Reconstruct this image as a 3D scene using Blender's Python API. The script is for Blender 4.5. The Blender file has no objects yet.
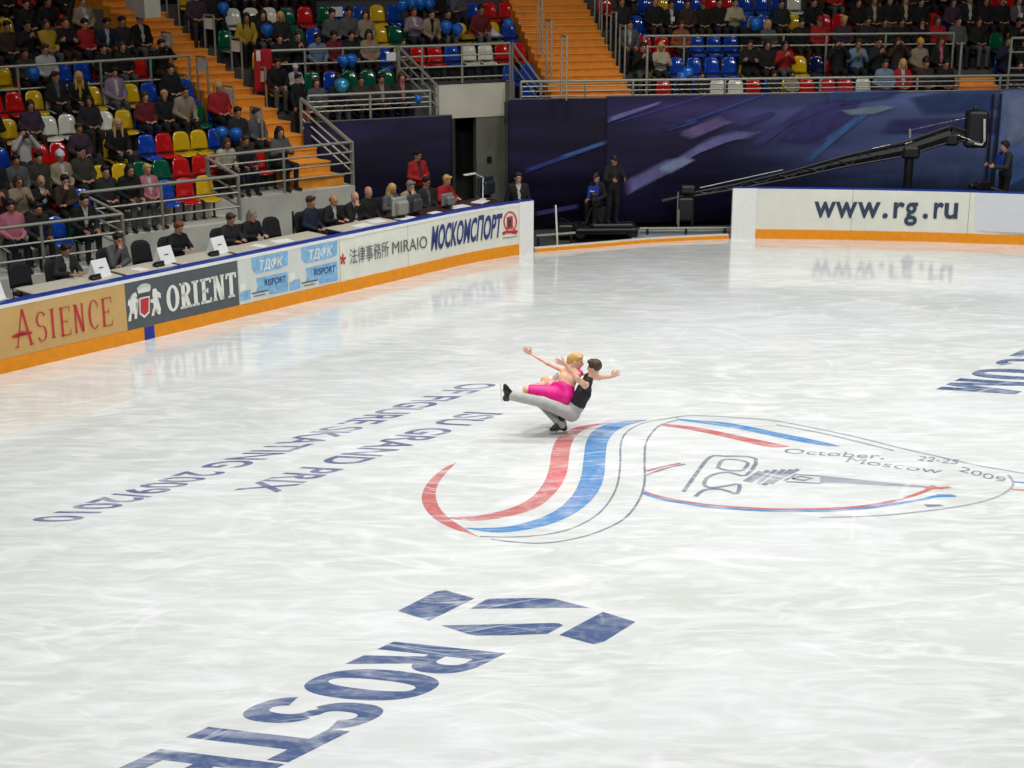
import bpy, bmesh, math, random
import numpy as np
from mathutils import Vector, Matrix, Euler

random.seed(7)
SC = bpy.context.scene
COL = SC.collection
PI = math.pi

# ------------------------------------------------------------------ camera
FPX, HORIZON, CAM_H = 1576.0, -103.0, 7.74
TILT = math.atan((384 - HORIZON) / FPX)
cd = bpy.data.cameras.new('camera'); cam = bpy.data.objects.new('camera', cd); COL.objects.link(cam)
cam.location = (0, 0, CAM_H); cam.rotation_euler = (PI / 2 - TILT, 0, 0)
cd.sensor_width = 36.0; cd.lens = FPX / 1024 * 36.0; cd.clip_end = 300
SC.camera = cam

# ------------------------------------------------------------------ world, lamps, exposure
w = bpy.data.worlds.new('arena_air'); SC.world = w; w.use_nodes = True
w.node_tree.nodes['Background'].inputs[0].default_value = (0.75, 0.85, 1.0, 1)
w.node_tree.nodes['Background'].inputs[1].default_value = 0.012
SC.view_settings.view_transform = 'Standard'; SC.view_settings.look = 'None'
SC.view_settings.gamma = 1.0; SC.view_settings.use_curve_mapping = False
SC.view_settings.exposure = 0.0

def area_lamp(x, y, z, sx, sy, power, spread, color=(1, 0.985, 0.95), aim=None):
    d = bpy.data.lights.new('rink_floodlight', 'AREA'); d.shape = 'RECTANGLE'; d.size = sx; d.size_y = sy
    d.energy = power; d.spread = math.radians(spread); d.color = color
    o = bpy.data.objects.new('rink_floodlight', d); COL.objects.link(o); o.location = (x, y, z)
    if aim is not None:
        o.rotation_euler = (Vector(aim) - Vector((x, y, z))).to_track_quat('-Z', 'Y').to_euler()
    return o
# lamp rows hang on the trusses above the ice
for lx in (-7.0, 0.5, 8.0, 15.0):
    for ly in (8.0, 15.0, 22.0, 29.0):
        if lx == -7.0 and ly > 23: continue
        area_lamp(lx, ly, 15.0, 2.2, 1.0, {8.0: 145, 15.0: 168, 22.0: 255, 29.0: 465}[ly] * (1.6 if lx < 0 else 1.0), 112)
# lower fill from the lamp row over the near stand, it washes the far boards
for lx in (-3.0, 6.0, 14.0):
    area_lamp(lx, 4.0, 15.5, 2.2, 1.0, 180, 100, aim=(lx + 1.0, 32.0, 0.6))
# dim house lamps above the seats
for hx, hy, ax, ay in ((-14, 31, -12, 38), (-6, 34, -5, 41), (4, 35, 4, 42), (13, 35, 13, 42)):
    area_lamp(hx, hy, 15.5, 1.5, 1.5, 78, 120, color=(1, 0.88, 0.74), aim=(ax, ay, 3.0))

# ------------------------------------------------------------------ helpers
def lin(c): return c / 12.92 if c <= 0.04045 else ((c + 0.055) / 1.055) ** 2.4
def rgb(*c):
    if len(c) == 1: c = c[0]
    return tuple(lin(v / 255.0) for v in c[:3])
MATS = {}
def mat(name, c, rough=0.6, metal=0.0, spec=0.5, noise=0.12, scale=8.0, coat=0.0):
    if name in MATS: return MATS[name]
    m = bpy.data.materials.new(name); m.use_nodes = True; MATS[name] = m
    nt = m.node_tree; b = nt.nodes['Principled BSDF']
    b.inputs['Roughness'].default_value = rough; b.inputs['Metallic'].default_value = metal
    b.inputs['Specular IOR Level'].default_value = spec; b.inputs['Coat Weight'].default_value = coat
    L = rgb(c); m.diffuse_color = (*L, 1)
    if noise > 0:
        tc = nt.nodes.new('ShaderNodeTexCoord'); n = nt.nodes.new('ShaderNodeTexNoise'); n.inputs['Scale'].default_value = scale
        n.inputs['Detail'].default_value = 4
        r = nt.nodes.new('ShaderNodeValToRGB')
        r.color_ramp.elements[0].position = 0.3; r.color_ramp.elements[1].position = 0.7
        r.color_ramp.elements[0].color = (*[v * (1 - noise) for v in L], 1)
        r.color_ramp.elements[1].color = (*[min(1, v * (1 + noise)) for v in L], 1)
        nt.links.new(tc.outputs['Object'], n.inputs['Vector']); nt.links.new(n.outputs['Fac'], r.inputs['Fac'])
        nt.links.new(r.outputs['Color'], b.inputs['Base Color'])
    else:
        b.inputs['Base Color'].default_value = (*L, 1)
    return m

def link(name, me, parent=None, loc=None):
    o = bpy.data.objects.new(name, me); COL.objects.link(o)
    if parent is not None: o.parent = parent
    if loc is not None: o.location = loc
    return o
def tag(o, label=None, cat=None, group=None, kind=None):
    if label: o['label'] = label
    if cat: o['category'] = cat
    if group: o['group'] = group
    if kind: o['kind'] = kind
    return o
def empty(name, loc=(0, 0, 0), rz=0.0):
    o = bpy.data.objects.new(name, None); COL.objects.link(o); o.location = loc; o.rotation_euler = (0, 0, rz)
    o.empty_display_size = 0.1
    return o
def thing(name, label, cat, loc=(0, 0, 0), rz=0.0, group=None, kind=None):
    return tag(empty(name, loc, rz), label, cat, group, kind)

class MB:
    """collects verts / faces, builds one mesh"""
    def __init__(s): s.v = []; s.f = []; s.mi = []
    def add(s, vs, fs, mi=0):
        b = len(s.v); s.v += [tuple(v) for v in vs]
        for f in fs: s.f.append(tuple(i + b for i in f)); s.mi.append(mi)
        return s
    def box(s, c, d, rz=0.0, mi=0, M=None):
        hx, hy, hz = d[0] / 2, d[1] / 2, d[2] / 2
        vs = [Vector((x * hx, y * hy, z * hz)) for x in (-1, 1) for y in (-1, 1) for z in (-1, 1)]
        R = M if M is not None else Matrix.Rotation(rz, 3, 'Z')
        vs = [R @ v + Vector(c) for v in vs]
        return s.add(vs, [(0, 1, 3, 2), (4, 6, 7, 5), (0, 4, 5, 1), (2, 3, 7, 6), (0, 2, 6, 4), (1, 5, 7, 3)], mi)
    def bbox(s, c, d, bev=0.02, rz=0.0, mi=0, M=None):
        """box with bevelled vertical edges and top"""
        hx, hy, hz = d[0] / 2, d[1] / 2, d[2] / 2; b = min(bev, hx * .9, hy * .9, hz * .9)
        def ring(ix, z):
            x, y = hx - ix, hy - ix
            return [(x - b, -y, z), (x, -y + b, z), (x, y - b, z), (x - b, y, z), (-x + b, y, z), (-x, y - b, z), (-x, -y + b, z), (-x + b, -y, z)]
        vs = ring(b * .6, -hz) + ring(0, -hz + b) + ring(0, hz - b) + ring(b * .6, hz)
        R = M if M is not None else Matrix.Rotation(rz, 3, 'Z')
        vs = [R @ Vector(v) + Vector(c) for v in vs]
        fs = [tuple(range(7, -1, -1)), tuple(range(24, 32))]
        for k in range(3):
            for i in range(8): fs.append((k * 8 + i, k * 8 + (i + 1) % 8, (k + 1) * 8 + (i + 1) % 8, (k + 1) * 8 + i))
        return s.add(vs, fs, mi)
    def tube(s, pts, r, n=8, mi=0, caps=True, r2=None):
        pts = [Vector(p) for p in pts]; rings = []
        for i, p in enumerate(pts):
            t = (pts[min(i + 1, len(pts) - 1)] - pts[max(i - 1, 0)]).normalized()
            a = Vector((0, 0, 1)) if abs(t.z) < .95 else Vector((1, 0, 0))
            x = t.cross(a).normalized(); y = t.cross(x)
            rr = r if r2 is None else r + (r2 - r) * i / max(1, len(pts) - 1)
            rings.append([p + x * (rr * math.cos(2 * PI * k / n)) + y * (rr * math.sin(2 * PI * k / n)) for k in range(n)])
        vs = [v for ring in rings for v in ring]; fs = []
        for i in range(len(pts) - 1):
            for k in range(n): fs.append((i * n + k, i * n + (k + 1) % n, (i + 1) * n + (k + 1) % n, (i + 1) * n + k))
        if caps: fs += [tuple(range(n - 1, -1, -1)), tuple((len(pts) - 1) * n + k for k in range(n))]
        return s.add(vs, fs, mi)
    def lathe(s, prof, c=(0, 0, 0), n=16, mi=0, M=None):
        vs = []; fs = []
        for r, z in prof:
            for k in range(n): vs.append(Vector((r * math.cos(2 * PI * k / n), r * math.sin(2 * PI * k / n), z)))
        if M is not None: vs = [M @ v for v in vs]
        vs = [v + Vector(c) for v in vs]
        for i in range(len(prof) - 1):
            for k in range(n): fs.append((i * n + k, i * n + (k + 1) % n, (i + 1) * n + (k + 1) % n, (i + 1) * n + k))
        fs += [tuple(range(n - 1, -1, -1)), tuple((len(prof) - 1) * n + k for k in range(n))]
        return s.add(vs, fs, mi)
    def prism(s, poly, z0, z1, mi=0):
        n = len(poly)
        ar = sum(poly[i][0] * poly[(i + 1) % n][1] - poly[(i + 1) % n][0] * poly[i][1] for i in range(n))
        if ar < 0: poly = poly[::-1]
        vs = [(p[0], p[1], z0) for p in poly] + [(p[0], p[1], z1) for p in poly]
        fs = [tuple(range(n - 1, -1, -1)), tuple(range(n, 2 * n))] + [(i, (i + 1) % n, n + (i + 1) % n, n + i) for i in range(n)]
        return s.add(vs, fs, mi)
    def mesh(s, name, mats, smooth=False):
        me = bpy.data.meshes.new(name); me.from_pydata(s.v, [], s.f)
        for m in (mats if isinstance(mats, (list, tuple)) else [mats]): me.materials.append(m)
        if any(s.mi): me.polygons.foreach_set('material_index', s.mi)
        if smooth: me.polygons.foreach_set('use_smooth', [True] * len(me.polygons))
        me.update(); return me
    def build(s, name, mats, parent=None, smooth=False, loc=None):
        return link(name, s.mesh(name, mats, smooth), parent, loc)

def copy_tree(o, parent=None):
    c = o.copy(); COL.objects.link(c)
    if parent is not None: c.parent = parent
    for ch in o.children: copy_tree(ch, c)
    return c

# pixel (of the survey of the photograph) -> point of a known plane in the place
_C, _S = math.cos(TILT), math.sin(TILT)
EYE = Vector((0, 0, CAM_H))
def ray(px, py):
    u = (px - 512) / FPX; v = (384 - py) / FPX
    return Vector((u, _C + v * _S, -_S + v * _C))
def at_z(px, py, z=0.0):
    d = ray(px, py); return EYE + d * ((z - CAM_H) / d.z)
def at_y(px, py, y):
    d = ray(px, py); return EYE + d * (y / d.y)
def at_plane(px, py, p0, n):
    d = ray(px, py); n = Vector(n); return EYE + d * ((Vector(p0) - EYE).dot(n) / d.dot(n))
def project(p):
    p = Vector(p); y, z = p.y, p.z - CAM_H; dep = y * _C - z * _S; up = y * _S + z * _C
    return 512 + FPX * p.x / dep, 384 - FPX * up / dep

# ------------------------------------------------------------------ flat lettering
_txt = {}
def text_mesh(s, bold=0.0):
    """2-D verts scaled so the ink spans x 0..1 and the cap height is y 0..1 (baseline at 0)"""
    k = (s, bold)
    if k in _txt: return _txt[k]
    def ev(t, off):
        cu = bpy.data.curves.new('t', 'FONT'); cu.body = t; cu.offset = off; cu.resolution_u = 4
        o = bpy.data.objects.new('t', cu); COL.objects.link(o)
        dg = bpy.context.evaluated_depsgraph_get(); me = o.evaluated_get(dg).to_mesh()
        vs = [tuple(v.co[:2]) for v in me.vertices]; fs = [tuple(p.vertices) for p in me.polygons]
        o.evaluated_get(dg).to_mesh_clear(); bpy.data.objects.remove(o); bpy.data.curves.remove(cu)
        return vs, fs
    vs, fs = ev(s, bold)
    hv, _ = ev('H', bold); y0 = min(v[1] for v in hv); y1 = max(v[1] for v in hv)
    x0 = min(v[0] for v in vs); x1 = max(v[0] for v in vs)
    _txt[k] = ([((x - x0) / (x1 - x0), (y - y0) / (y1 - y0)) for x, y in vs], fs)
    return _txt[k]
def refine(vs, fs): return vs, fs
# ------------------------------------------------------------------ materials
M = dict(
    white=mat('board_white', (226, 228, 216), 0.35, noise=0.04, scale=3),
    endwhite=mat('board_end_white', (236, 236, 234), 0.35, noise=0.03),
    kick=mat('kick_yellow', (236, 148, 2), 0.4, noise=0.06),
    blue=mat('cap_blue', (24, 54, 150), 0.35, noise=0.06),
    panelgrey=mat('panel_pale_grey', (214, 218, 224), 0.4, noise=0.03),
    tan=mat('advert_tan', (206, 168, 104), 0.5, noise=0.07, scale=2),
    slate=mat('advert_slate', (84, 92, 96), 0.5, noise=0.05),
    pale=mat('advert_pale', (214, 218, 212), 0.5, noise=0.04),
    sky=mat('advert_blue', (132, 182, 222), 0.5, noise=0.22, scale=9),
    inkred=mat('ink_red', (196, 48, 56), 0.5, noise=0.05),
    inknavy=mat('ink_navy', (48, 62, 120), 0.5, noise=0.05), inkslate=mat('ink_slate_blue', (44, 62, 88), 0.5, noise=0.05),
    inkdark=mat('ink_dark', (58, 62, 66), 0.5, noise=0.05),
    inkmid=mat('ink_mid_grey', (92, 96, 98), 0.5, noise=0.05),
    inkwhite=mat('ink_white', (232, 234, 226), 0.5, noise=0.03),
    seam=mat('board_seam', (150, 152, 146), 0.6, noise=0.0),
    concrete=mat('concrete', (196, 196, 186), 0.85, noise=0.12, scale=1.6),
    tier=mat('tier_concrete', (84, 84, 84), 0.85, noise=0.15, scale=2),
    stair=mat('stair_orange', (232, 150, 44), 0.55, noise=0.12, scale=5),
    nosing=mat('stair_nosing', (246, 172, 70), 0.5, noise=0.06),
    rubber=mat('rubber_floor', (58, 60, 64), 0.8, noise=0.15, scale=3),
    greyfloor=mat('apron_floor', (132, 140, 150), 0.6, noise=0.1, scale=2),
    steel=mat('painted_steel', (158, 160, 150), 0.4, metal=0.35, noise=0.06),
    chrome=mat('bright_bar', (205, 205, 198), 0.18, metal=1.0, noise=0.0),
    shinybar=mat('shiny_bar', (236, 232, 216), 0.25, metal=.2, noise=0.0),
    dark=mat('dark_metal', (30, 31, 34), 0.45, noise=0.1),
    black=mat('black_plastic', (22, 22, 25), 0.5, noise=0.1),
    chairblack=mat('chair_fabric', (24, 25, 30), 0.85, noise=0.15, scale=20),
    desk=mat('desk_top', (196, 192, 176), 0.5, noise=0.05),
    wood=mat('dark_table', (66, 40, 34), 0.45, noise=0.15),
    paper=mat('paper', (232, 234, 236), 0.7, noise=0.02),
    wall=mat('dark_wall', (44, 44, 50), 0.9, noise=0.1),
    parapet=mat('parapet_lit_concrete', (224, 222, 206), 0.85, noise=0.08, scale=1.6),  # concrete made paler, the light falling on the parapet put into its colour
    portal=mat('portal_wall', (122, 124, 112), 0.85, noise=0.1, scale=1.5),
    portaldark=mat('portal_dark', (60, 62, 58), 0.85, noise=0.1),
)
LB0 = Vector((-8.69, 25.60, 0)); LBU = Vector((0.673, 0.7397, 0)).normalized(); LBN = Vector((-LBU.y, LBU.x, 0))

# ------------------------------------------------------------------ ice and floor
def ice_nodes(nt, print_rgb=None):
    """worn white ice: blotches and skate scratches; with print_rgb the paint below shows through the scratches"""
    N, L = nt.nodes, nt.links; b = N['Principled BSDF']
    geo = N.new('ShaderNodeNewGeometry')
    def noise(scale, rot, sc, detail=5, dist=0.0):
        mp = N.new('ShaderNodeMapping'); mp.inputs['Rotation'].default_value = (0, 0, math.radians(rot)); mp.inputs['Scale'].default_value = (*sc, 1)
        L.new(geo.outputs['Position'], mp.inputs['Vector'])
        n = N.new('ShaderNodeTexNoise'); n.inputs['Scale'].default_value = scale; n.inputs['Detail'].default_value = detail; n.inputs['Distortion'].default_value = dist
        L.new(mp.outputs['Vector'], n.inputs['Vector']); return n.outputs['Fac']
    def ramp(v, lo, hi):
        r = N.new('ShaderNodeMapRange'); r.inputs['From Min'].default_value = lo; r.inputs['From Max'].default_value = hi
        L.new(v, r.inputs['Value']); return r.outputs['Result']
    def math_(op, a, c):
        m = N.new('ShaderNodeMath'); m.operation = op
        for i, x in enumerate((a, c)):
            if isinstance(x, (int, float)): m.inputs[i].default_value = x
            else: L.new(x, m.inputs[i])
        return m.outputs[0]
    def scratch(rot, sx, scale, width, warp):
        mp = N.new('ShaderNodeMapping'); mp.inputs['Rotation'].default_value = (0, 0, math.radians(rot)); mp.inputs['Scale'].default_value = (sx, 1, 1)
        wn = N.new('ShaderNodeTexNoise'); wn.inputs['Scale'].default_value = 0.35; wn.inputs['Detail'].default_value = 1
        L.new(geo.outputs['Position'], wn.inputs['Vector'])
        ad = N.new('ShaderNodeVectorMath'); ad.operation = 'MULTIPLY_ADD'; ad.inputs[1].default_value = (warp, warp, 0)
        L.new(wn.outputs['Color'], ad.inputs[0]); L.new(geo.outputs['Position'], ad.inputs[2]); L.new(ad.outputs[0], mp.inputs['Vector'])
        v = N.new('ShaderNodeTexVoronoi'); v.voronoi_dimensions = '2D'; v.feature = 'DISTANCE_TO_EDGE'; v.inputs['Scale'].default_value = scale
        L.new(mp.outputs['Vector'], v.inputs['Vector'])
        return ramp(v.outputs['Distance'], width, 0.0)
    big = noise(0.28, 20, (1, 1), 3, 0.5)
    mid = noise(1.1, -8, (0.5, 1.5), 6, 0.8)
    wisp = noise(1.6, 14, (0.42, 1.4), 9, 2.2)
    wisp2 = noise(2.0, -38, (0.4, 1.4), 9, 2.0)
    fine = noise(14, 0, (0.6, 1), 3)
    scr = math_('MAXIMUM', scratch(8, 0.16, 1.0, 0.018, 2.5), scratch(-52, 0.14, 0.9, 0.016, 3.0))
    scr = math_('MAXIMUM', scr, math_('MULTIPLY', scratch(70, 0.2, 1.3, 0.014, 3.5), 0.7))
    hair_ = math_('MAXIMUM', scratch(20, 0.10, 3.2, 0.022, 1.2), scratch(-40, 0.10, 2.8, 0.02, 1.6)); hair_ = math_('MAXIMUM', hair_, scratch(85, 0.12, 3.0, 0.018, 1.4))
    hair_ = math_('MULTIPLY', hair_, ramp(noise(1.3, 10, (1, 1), 4), 0.45, 0.65))
    gate = ramp(noise(0.6, 40, (1, 1), 3), 0.42, 0.62)
    scr = math_('MULTIPLY', scr, gate)
    white = math_('MULTIPLY', ramp(wisp, 0.46, 0.66), 0.85)
    white = math_('MAXIMUM', white, math_('MULTIPLY', ramp(wisp2, 0.49, 0.69), 0.75))
    white = math_('ADD', white, math_('MULTIPLY', ramp(mid, 0.45, 0.75), 0.35))
    white = math_('ADD', math_('MULTIPLY', white, 0.85), math_('MULTIPLY', scr, 0.5)); white = math_('ADD', white, math_('MULTIPLY', hair_, 0.45))
    base = N.new('ShaderNodeMix'); base.data_type = 'RGBA'
    base.inputs['A'].default_value = (*rgb(211, 216, 212), 1); base.inputs['B'].default_value = (*rgb(222, 226, 227), 1)
    L.new(ramp(big, 0.35, 0.65), base.inputs['Factor'])
    top = N.new('ShaderNodeMix'); top.data_type = 'RGBA'; top.inputs['B'].default_value = (*rgb(240, 243, 246), 1)
    L.new(base.outputs['Result'], top.inputs['A']); L.new(white, top.inputs['Factor']); top.clamp_factor = True
    out = top.outputs['Result']
    if print_rgb is not None:
        wear = math_('ADD', math_('MULTIPLY', ramp(wisp, 0.46, 0.78), 0.5), math_('MULTIPLY', math_('MAXIMUM', scr, hair_), 0.5))
        wear = math_('ADD', wear, math_('MULTIPLY', ramp(fine, 0.5, 0.8), 0.25))
        pm = N.new('ShaderNodeMix'); pm.data_type = 'RGBA'; pm.clamp_factor = True
        pm.inputs['A'].default_value = (*rgb(print_rgb), 1); L.new(out, pm.inputs['B']); L.new(wear, pm.inputs['Factor']); out = pm.outputs['Result']
    L.new(out, b.inputs['Base Color'])
    b.inputs['Coat Weight'].default_value = 1.0; b.inputs['Coat Roughness'].default_value = 0.09; b.inputs['Coat IOR'].default_value = 1.5; b.inputs['IOR'].default_value = 1.33; b.inputs['Specular IOR Level'].default_value = 0.5
    rr = N.new('ShaderNodeMapRange'); rr.inputs['To Min'].default_value = 0.12; rr.inputs['To Max'].default_value = 0.26; L.new(math_('ADD', white, math_('MULTIPLY', fine, 0.3)), rr.inputs['Value']); L.new(rr.outputs['Result'], b.inputs['Roughness'])
    bp = N.new('ShaderNodeBump'); bp.inputs['Strength'].default_value = 0.02; bp.inputs['Distance'].default_value = 0.02
    L.new(math_('ADD', wisp, math_('MULTIPLY', scr, -0.3)), bp.inputs['Height']); L.new(bp.outputs['Normal'], b.inputs['Normal'])
def ice_mat(name, c=None):
    m = bpy.data.materials.new(name); m.use_nodes = True; ice_nodes(m.node_tree, c); return m
ICE = ice_mat('ice')
EDGE_PX = [(533, 252.6), (565, 249.8), (600, 247), (650, 242.6), (700, 240), (731, 238.6), (755, 238.5), (800, 239.0), (860, 240), (940, 242), (1024, 245)]
def edge_at(px):
    for (a, ya), (b, yb) in zip(EDGE_PX, EDGE_PX[1:]):
        if a <= px <= b: return ya + (yb - ya) * (px - a) / (b - a)
LEFT_END = at_z(533, 252.6)
left_line = [LB0 + LBU * t for t in (-9, -3, 0, 3, 6, 9, 11.2)] + [at_z(474, 262.3), at_z(500, 257.6), at_z(519, 254.6), LEFT_END]
arc = [at_z(x, y) for x, y in EDGE_PX[1:]] + [Vector((13.6, 35.55, 0)), Vector((16.0, 34.4, 0)), Vector((18.5, 32.4, 0))]
outline = [(p.x, p.y) for p in left_line + arc] + [(23, 27), (26, 20), (26, 6), (-26, 6)]
floor = tag(MB().prism(outline, -0.06, 0.0).build('floor', ICE), 'white skating rink ice, scratched, with painted marks', None, None, 'structure')
tag(MB().box((0, 32, -0.15), (90, 76, 0.1)).build('floor', M['rubber']), 'dark rubber floor around the rink', kind='structure')

# ------------------------------------------------------------------ painted marks under the ice surface
INK = {k: ice_mat('ice_paint_' + k, c) for k, c in dict(navy=(88, 106, 148), text=(112, 118, 156), red=(206, 118, 118), blue=(92, 150, 210), grey=(138, 142, 158), dim=(166, 170, 182)).items()}
mark_z = [0.0005]
def mark(name, polys, ink, z=None, step=0.0):
    """flat paint on the ice from polygons of ground points"""
    bm = bmesh.new(); mark_z[0] += 0.00005
    zz = mark_z[0] if z is None else z
    for i, poly in enumerate(polys):
        try: bm.faces.new([bm.verts.new((p[0], p[1], zz + (i * step))) for p in poly])
        except ValueError: pass
    bmesh.ops.triangulate(bm, faces=bm.faces[:])
    for f in bm.faces:
        f.normal_update()
        if f.normal.z < 0: f.normal_flip()
    me = bpy.data.meshes.new(name); bm.to_mesh(me); bm.free(); me.materials.append(INK[ink])
    return link(name, me, floor)
def ground_text(s, o, e, t, ink, bold=0.0, name='ice_lettering'):
    """o = start of baseline, e = end of baseline, t = top of the end of the baseline"""
    vs, fs = text_mesh(s, bold); o, e, t = Vector(o), Vector(e), Vector(t); up = t - e; rd = e - o
    pts = [o + rd * x + up * y for x, y in vs]
    return mark(name, [[pts[i] for i in f] for f in fs], ink)
ground_text('OF FIGURE SKATING 2009/2010', at_z(466, 383.2), at_z(25.4, 521.6), at_z(72, 522.0), 'text', 0.022)
ground_text('ISU GRAND PRIX', at_z(466, 411.8), at_z(232.7, 490.4), at_z(275.7, 492.8), 'text', 0.022)
RU = Vector((-0.673, -0.7397, 0)); UU = Vector((0.7397, -0.673, 0))
def rp(r, u): return RU * r + UU * u
def block_letter(ch):
    """heavy condensed capital as polygons in the unit square"""
    P = []; sx, sy = .35, .17
    def R(a, b, c, d): P.append([(a, b), (c, b), (c, d), (a, d)])
    def arc_(cx, cy, rx, ry, ix, iy, a0, a1, n=20):
        for k in range(n):
            q = [math.radians(a0 + (a1 - a0) * (k + e) / n) for e in (0, 1)]; sg = lambda v: math.copysign(abs(v) ** .85, v)
            P.append([(cx + rx * sg(math.cos(q[0])), cy + ry * sg(math.sin(q[0]))), (cx + rx * sg(math.cos(q[1])), cy + ry * sg(math.sin(q[1]))), (cx + ix * sg(math.cos(q[1])), cy + iy * sg(math.sin(q[1]))), (cx + ix * sg(math.cos(q[0])), cy + iy * sg(math.sin(q[0])))])
    if ch == 'O': arc_(.5, .5, .5, .5, .16, .36, 0, 360, 36)
    if ch == 'C': arc_(.5, .5, .5, .5, .16, .36, 40, 320, 30)
    if ch == 'T': R(.5 - sx / 2, 0, .5 + sx / 2, 1 - sy); R(0, 1 - sy, 1, 1)
    if ch in 'EL':
        R(0, 0, sx, 1); R(sx, 0, 1, sy)
        if ch == 'E': R(sx, 1 - sy, 1, 1); R(sx, .5 - sy / 2, .85, .5 + sy / 2)
    if ch == 'R': R(0, 0, sx, 1); arc_(.5, .73, .5, .27, .15, .12, -90, 90, 16); R(sx, 1 - .15, .5, 1); R(sx, .46, .5, .61); P.append([(.62, 0), (1.0, 0), (.72, .5), (.42, .5)])
    if ch == 'S': arc_(.5, .71, .5, .29, .15, .14, 20, 250, 20); arc_(.5, .29, .5, .29, .15, .14, -160, 70, 20); P.append([(.10, .60), (.45, .44), (.90, .40), (.55, .57)])
    if ch == 'M': R(0, 0, .24, 1); R(.76, 0, 1, 1); P.append([(.0, 1), (.27, 1), (.60, 0), (.40, 0)]); P.append([(.73, 1), (1, 1), (.60, 0), (.40, 0)])
    return P
def rost(ch, r0, r1, b=-11.42, t=-10.33, sh=-0.62):
    mark('ice_lettering', [[rp(r0 + (r1 - r0) * x + sh * y, b + (t - b) * y) for x, y in q] for q in block_letter(ch)], 'navy', None, 0.00001)
rost('R', -10.64, -9.93); rost('O', -9.90, -9.10); rost('S', -9.04, -8.38); rost('T', -8.40, -7.62); rost('E', -7.58, -6.98); rost('L', -6.85, -6.35)
for ch, r0, r1 in (('M', -23.85, -23.0), ('O', -24.72, -23.97), ('C', -25.55, -24.88), ('E', -26.2, -25.68), ('L', -26.9, -26.35)):
    rost(ch, r0, r1, b=-11.5, t=-10.4)
def zp(pts, ox, oy, k): return [at_z(ox + x / k, oy + y / k) for x, y in pts]
for sym in ([(65, 150), (205, 78), (240, 74), (345, 104), (180, 186)], [(330, 142), (390, 105), (580, 102), (640, 106), (765, 138), (560, 140)], [(222, 203), (620, 194), (655, 195), (670, 203), (612, 234), (480, 239), (350, 240), (320, 234)], [(655, 238), (815, 153), (935, 190), (820, 262), (780, 272)]):
    mark('ice_emblem', [zp(sym, 380, 570, 3.657)], 'navy')
def smooth(pts, n=4):
    """Catmull-Rom through the points"""
    out = []
    for i in range(len(pts) - 1):
        p0, p1, p2, p3 = pts[max(i - 1, 0)], pts[i], pts[i + 1], pts[min(i + 2, len(pts) - 1)]
        for k in range(n):
            t = k / n
            out.append(p1 * 1.0 + (p2 - p0) * (0.5 * t) + (p0 * 2 - p1 * 5 + p2 * 4 - p3) * (0.5 * t * t) + (p1 * 3 - p0 - p2 * 3 + p3) * (0.5 * t ** 3))
    return out + [pts[-1]]
def ribbon(name, a, b, ink):
    a, b = smooth(a), smooth(b); n = max(len(a), len(b))
    def res(p):
        L = [0]
        for i in range(1, len(p)): L.append(L[-1] + (p[i] - p[i - 1]).length)
        out = []
        for k in range(n):
            t = L[-1] * k / (n - 1); i = 0
            while i < len(L) - 2 and L[i + 1] < t: i += 1
            f = (t - L[i]) / max(1e-6, L[i + 1] - L[i]); out.append(p[i].lerp(p[i + 1], min(1, f)))
        return out
    a, b = res(a), res(b)
    return mark(name, [[a[i], a[i + 1], b[i + 1], b[i]] for i in range(n - 1)], ink)
def line(name, pts, w, ink, sm=4):
    p = smooth(pts, sm) if sm else pts
    q = []
    for i in range(len(p)):
        t = (p[min(i + 1, len(p) - 1)] - p[max(0, i - 1)]).normalized(); nn = Vector((-t.y, t.x, 0)); q.append((p[i] + nn * w / 2, p[i] - nn * w / 2))
    return mark(name, [[q[i][0], q[i + 1][0], q[i + 1][1], q[i][1]] for i in range(len(q) - 1)], ink)
A4 = (380, 400, 3.4133); A5 = (620, 400, 5.12); A6 = (820, 420, 5.02)
ribbon('ice_logo', zp([(262, 213), (215, 235), (165, 280), (143, 325), (150, 365), (185, 405), (245, 438), (338, 467)], *A4),
       zp([(262, 213), (225, 250), (197, 290), (190, 325), (202, 365), (235, 402), (285, 436), (338, 467)], *A4), 'red')
ribbon('ice_logo', zp([(235, 404), (300, 413), (380, 408), (470, 390), (540, 365), (590, 325), (622, 285), (640, 240), (646, 190), (658, 140), (685, 108), (725, 90), (795, 78)], *A4),
       zp([(235, 400), (320, 397), (400, 382), (470, 360), (525, 325), (560, 280), (578, 230), (585, 180), (603, 135), (640, 105), (700, 86), (795, 76)], *A4), 'red')
ribbon('ice_logo', zp([(290, 438), (380, 452), (450, 450), (540, 435), (620, 410), (690, 370), (740, 320), (765, 260), (770, 190), (777, 145), (802, 110), (842, 88), (910, 70)], *A4),
       zp([(290, 436), (370, 437), (450, 430), (540, 405), (610, 370), (660, 320), (685, 265), (695, 200), (702, 150), (722, 110), (767, 85), (830, 72), (910, 68)], *A4), 'blue')
line('ice_logo', zp([(340, 466), (450, 468), (560, 460), (650, 440), (730, 400), (780, 350), (810, 290), (820, 220), (822, 150), (842, 110), (890, 82), (950, 68), (1020, 60)], *A4), 0.03, 'grey')
line('ice_logo', zp([(380, 475), (470, 486), (570, 488), (680, 470), (770, 440), (840, 400), (885, 340), (903, 280), (903, 210), (907, 150), (930, 110), (960, 85), (1024, 66)], *A4), 0.035, 'grey')
ribbon('ice_logo', zp([(210, 120), (400, 141), (600, 181), (870, 238)], *A5), zp([(210, 130), (400, 161), (600, 205), (765, 243), (870, 239)], *A5), 'red')
ribbon('ice_logo', zp([(290, 95), (560, 118), (800, 165), (1024, 211), (1124, 236)], *A5), zp([(290, 103), (560, 140), (800, 190), (1024, 232), (1124, 238)], *A5), 'blue')
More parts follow.
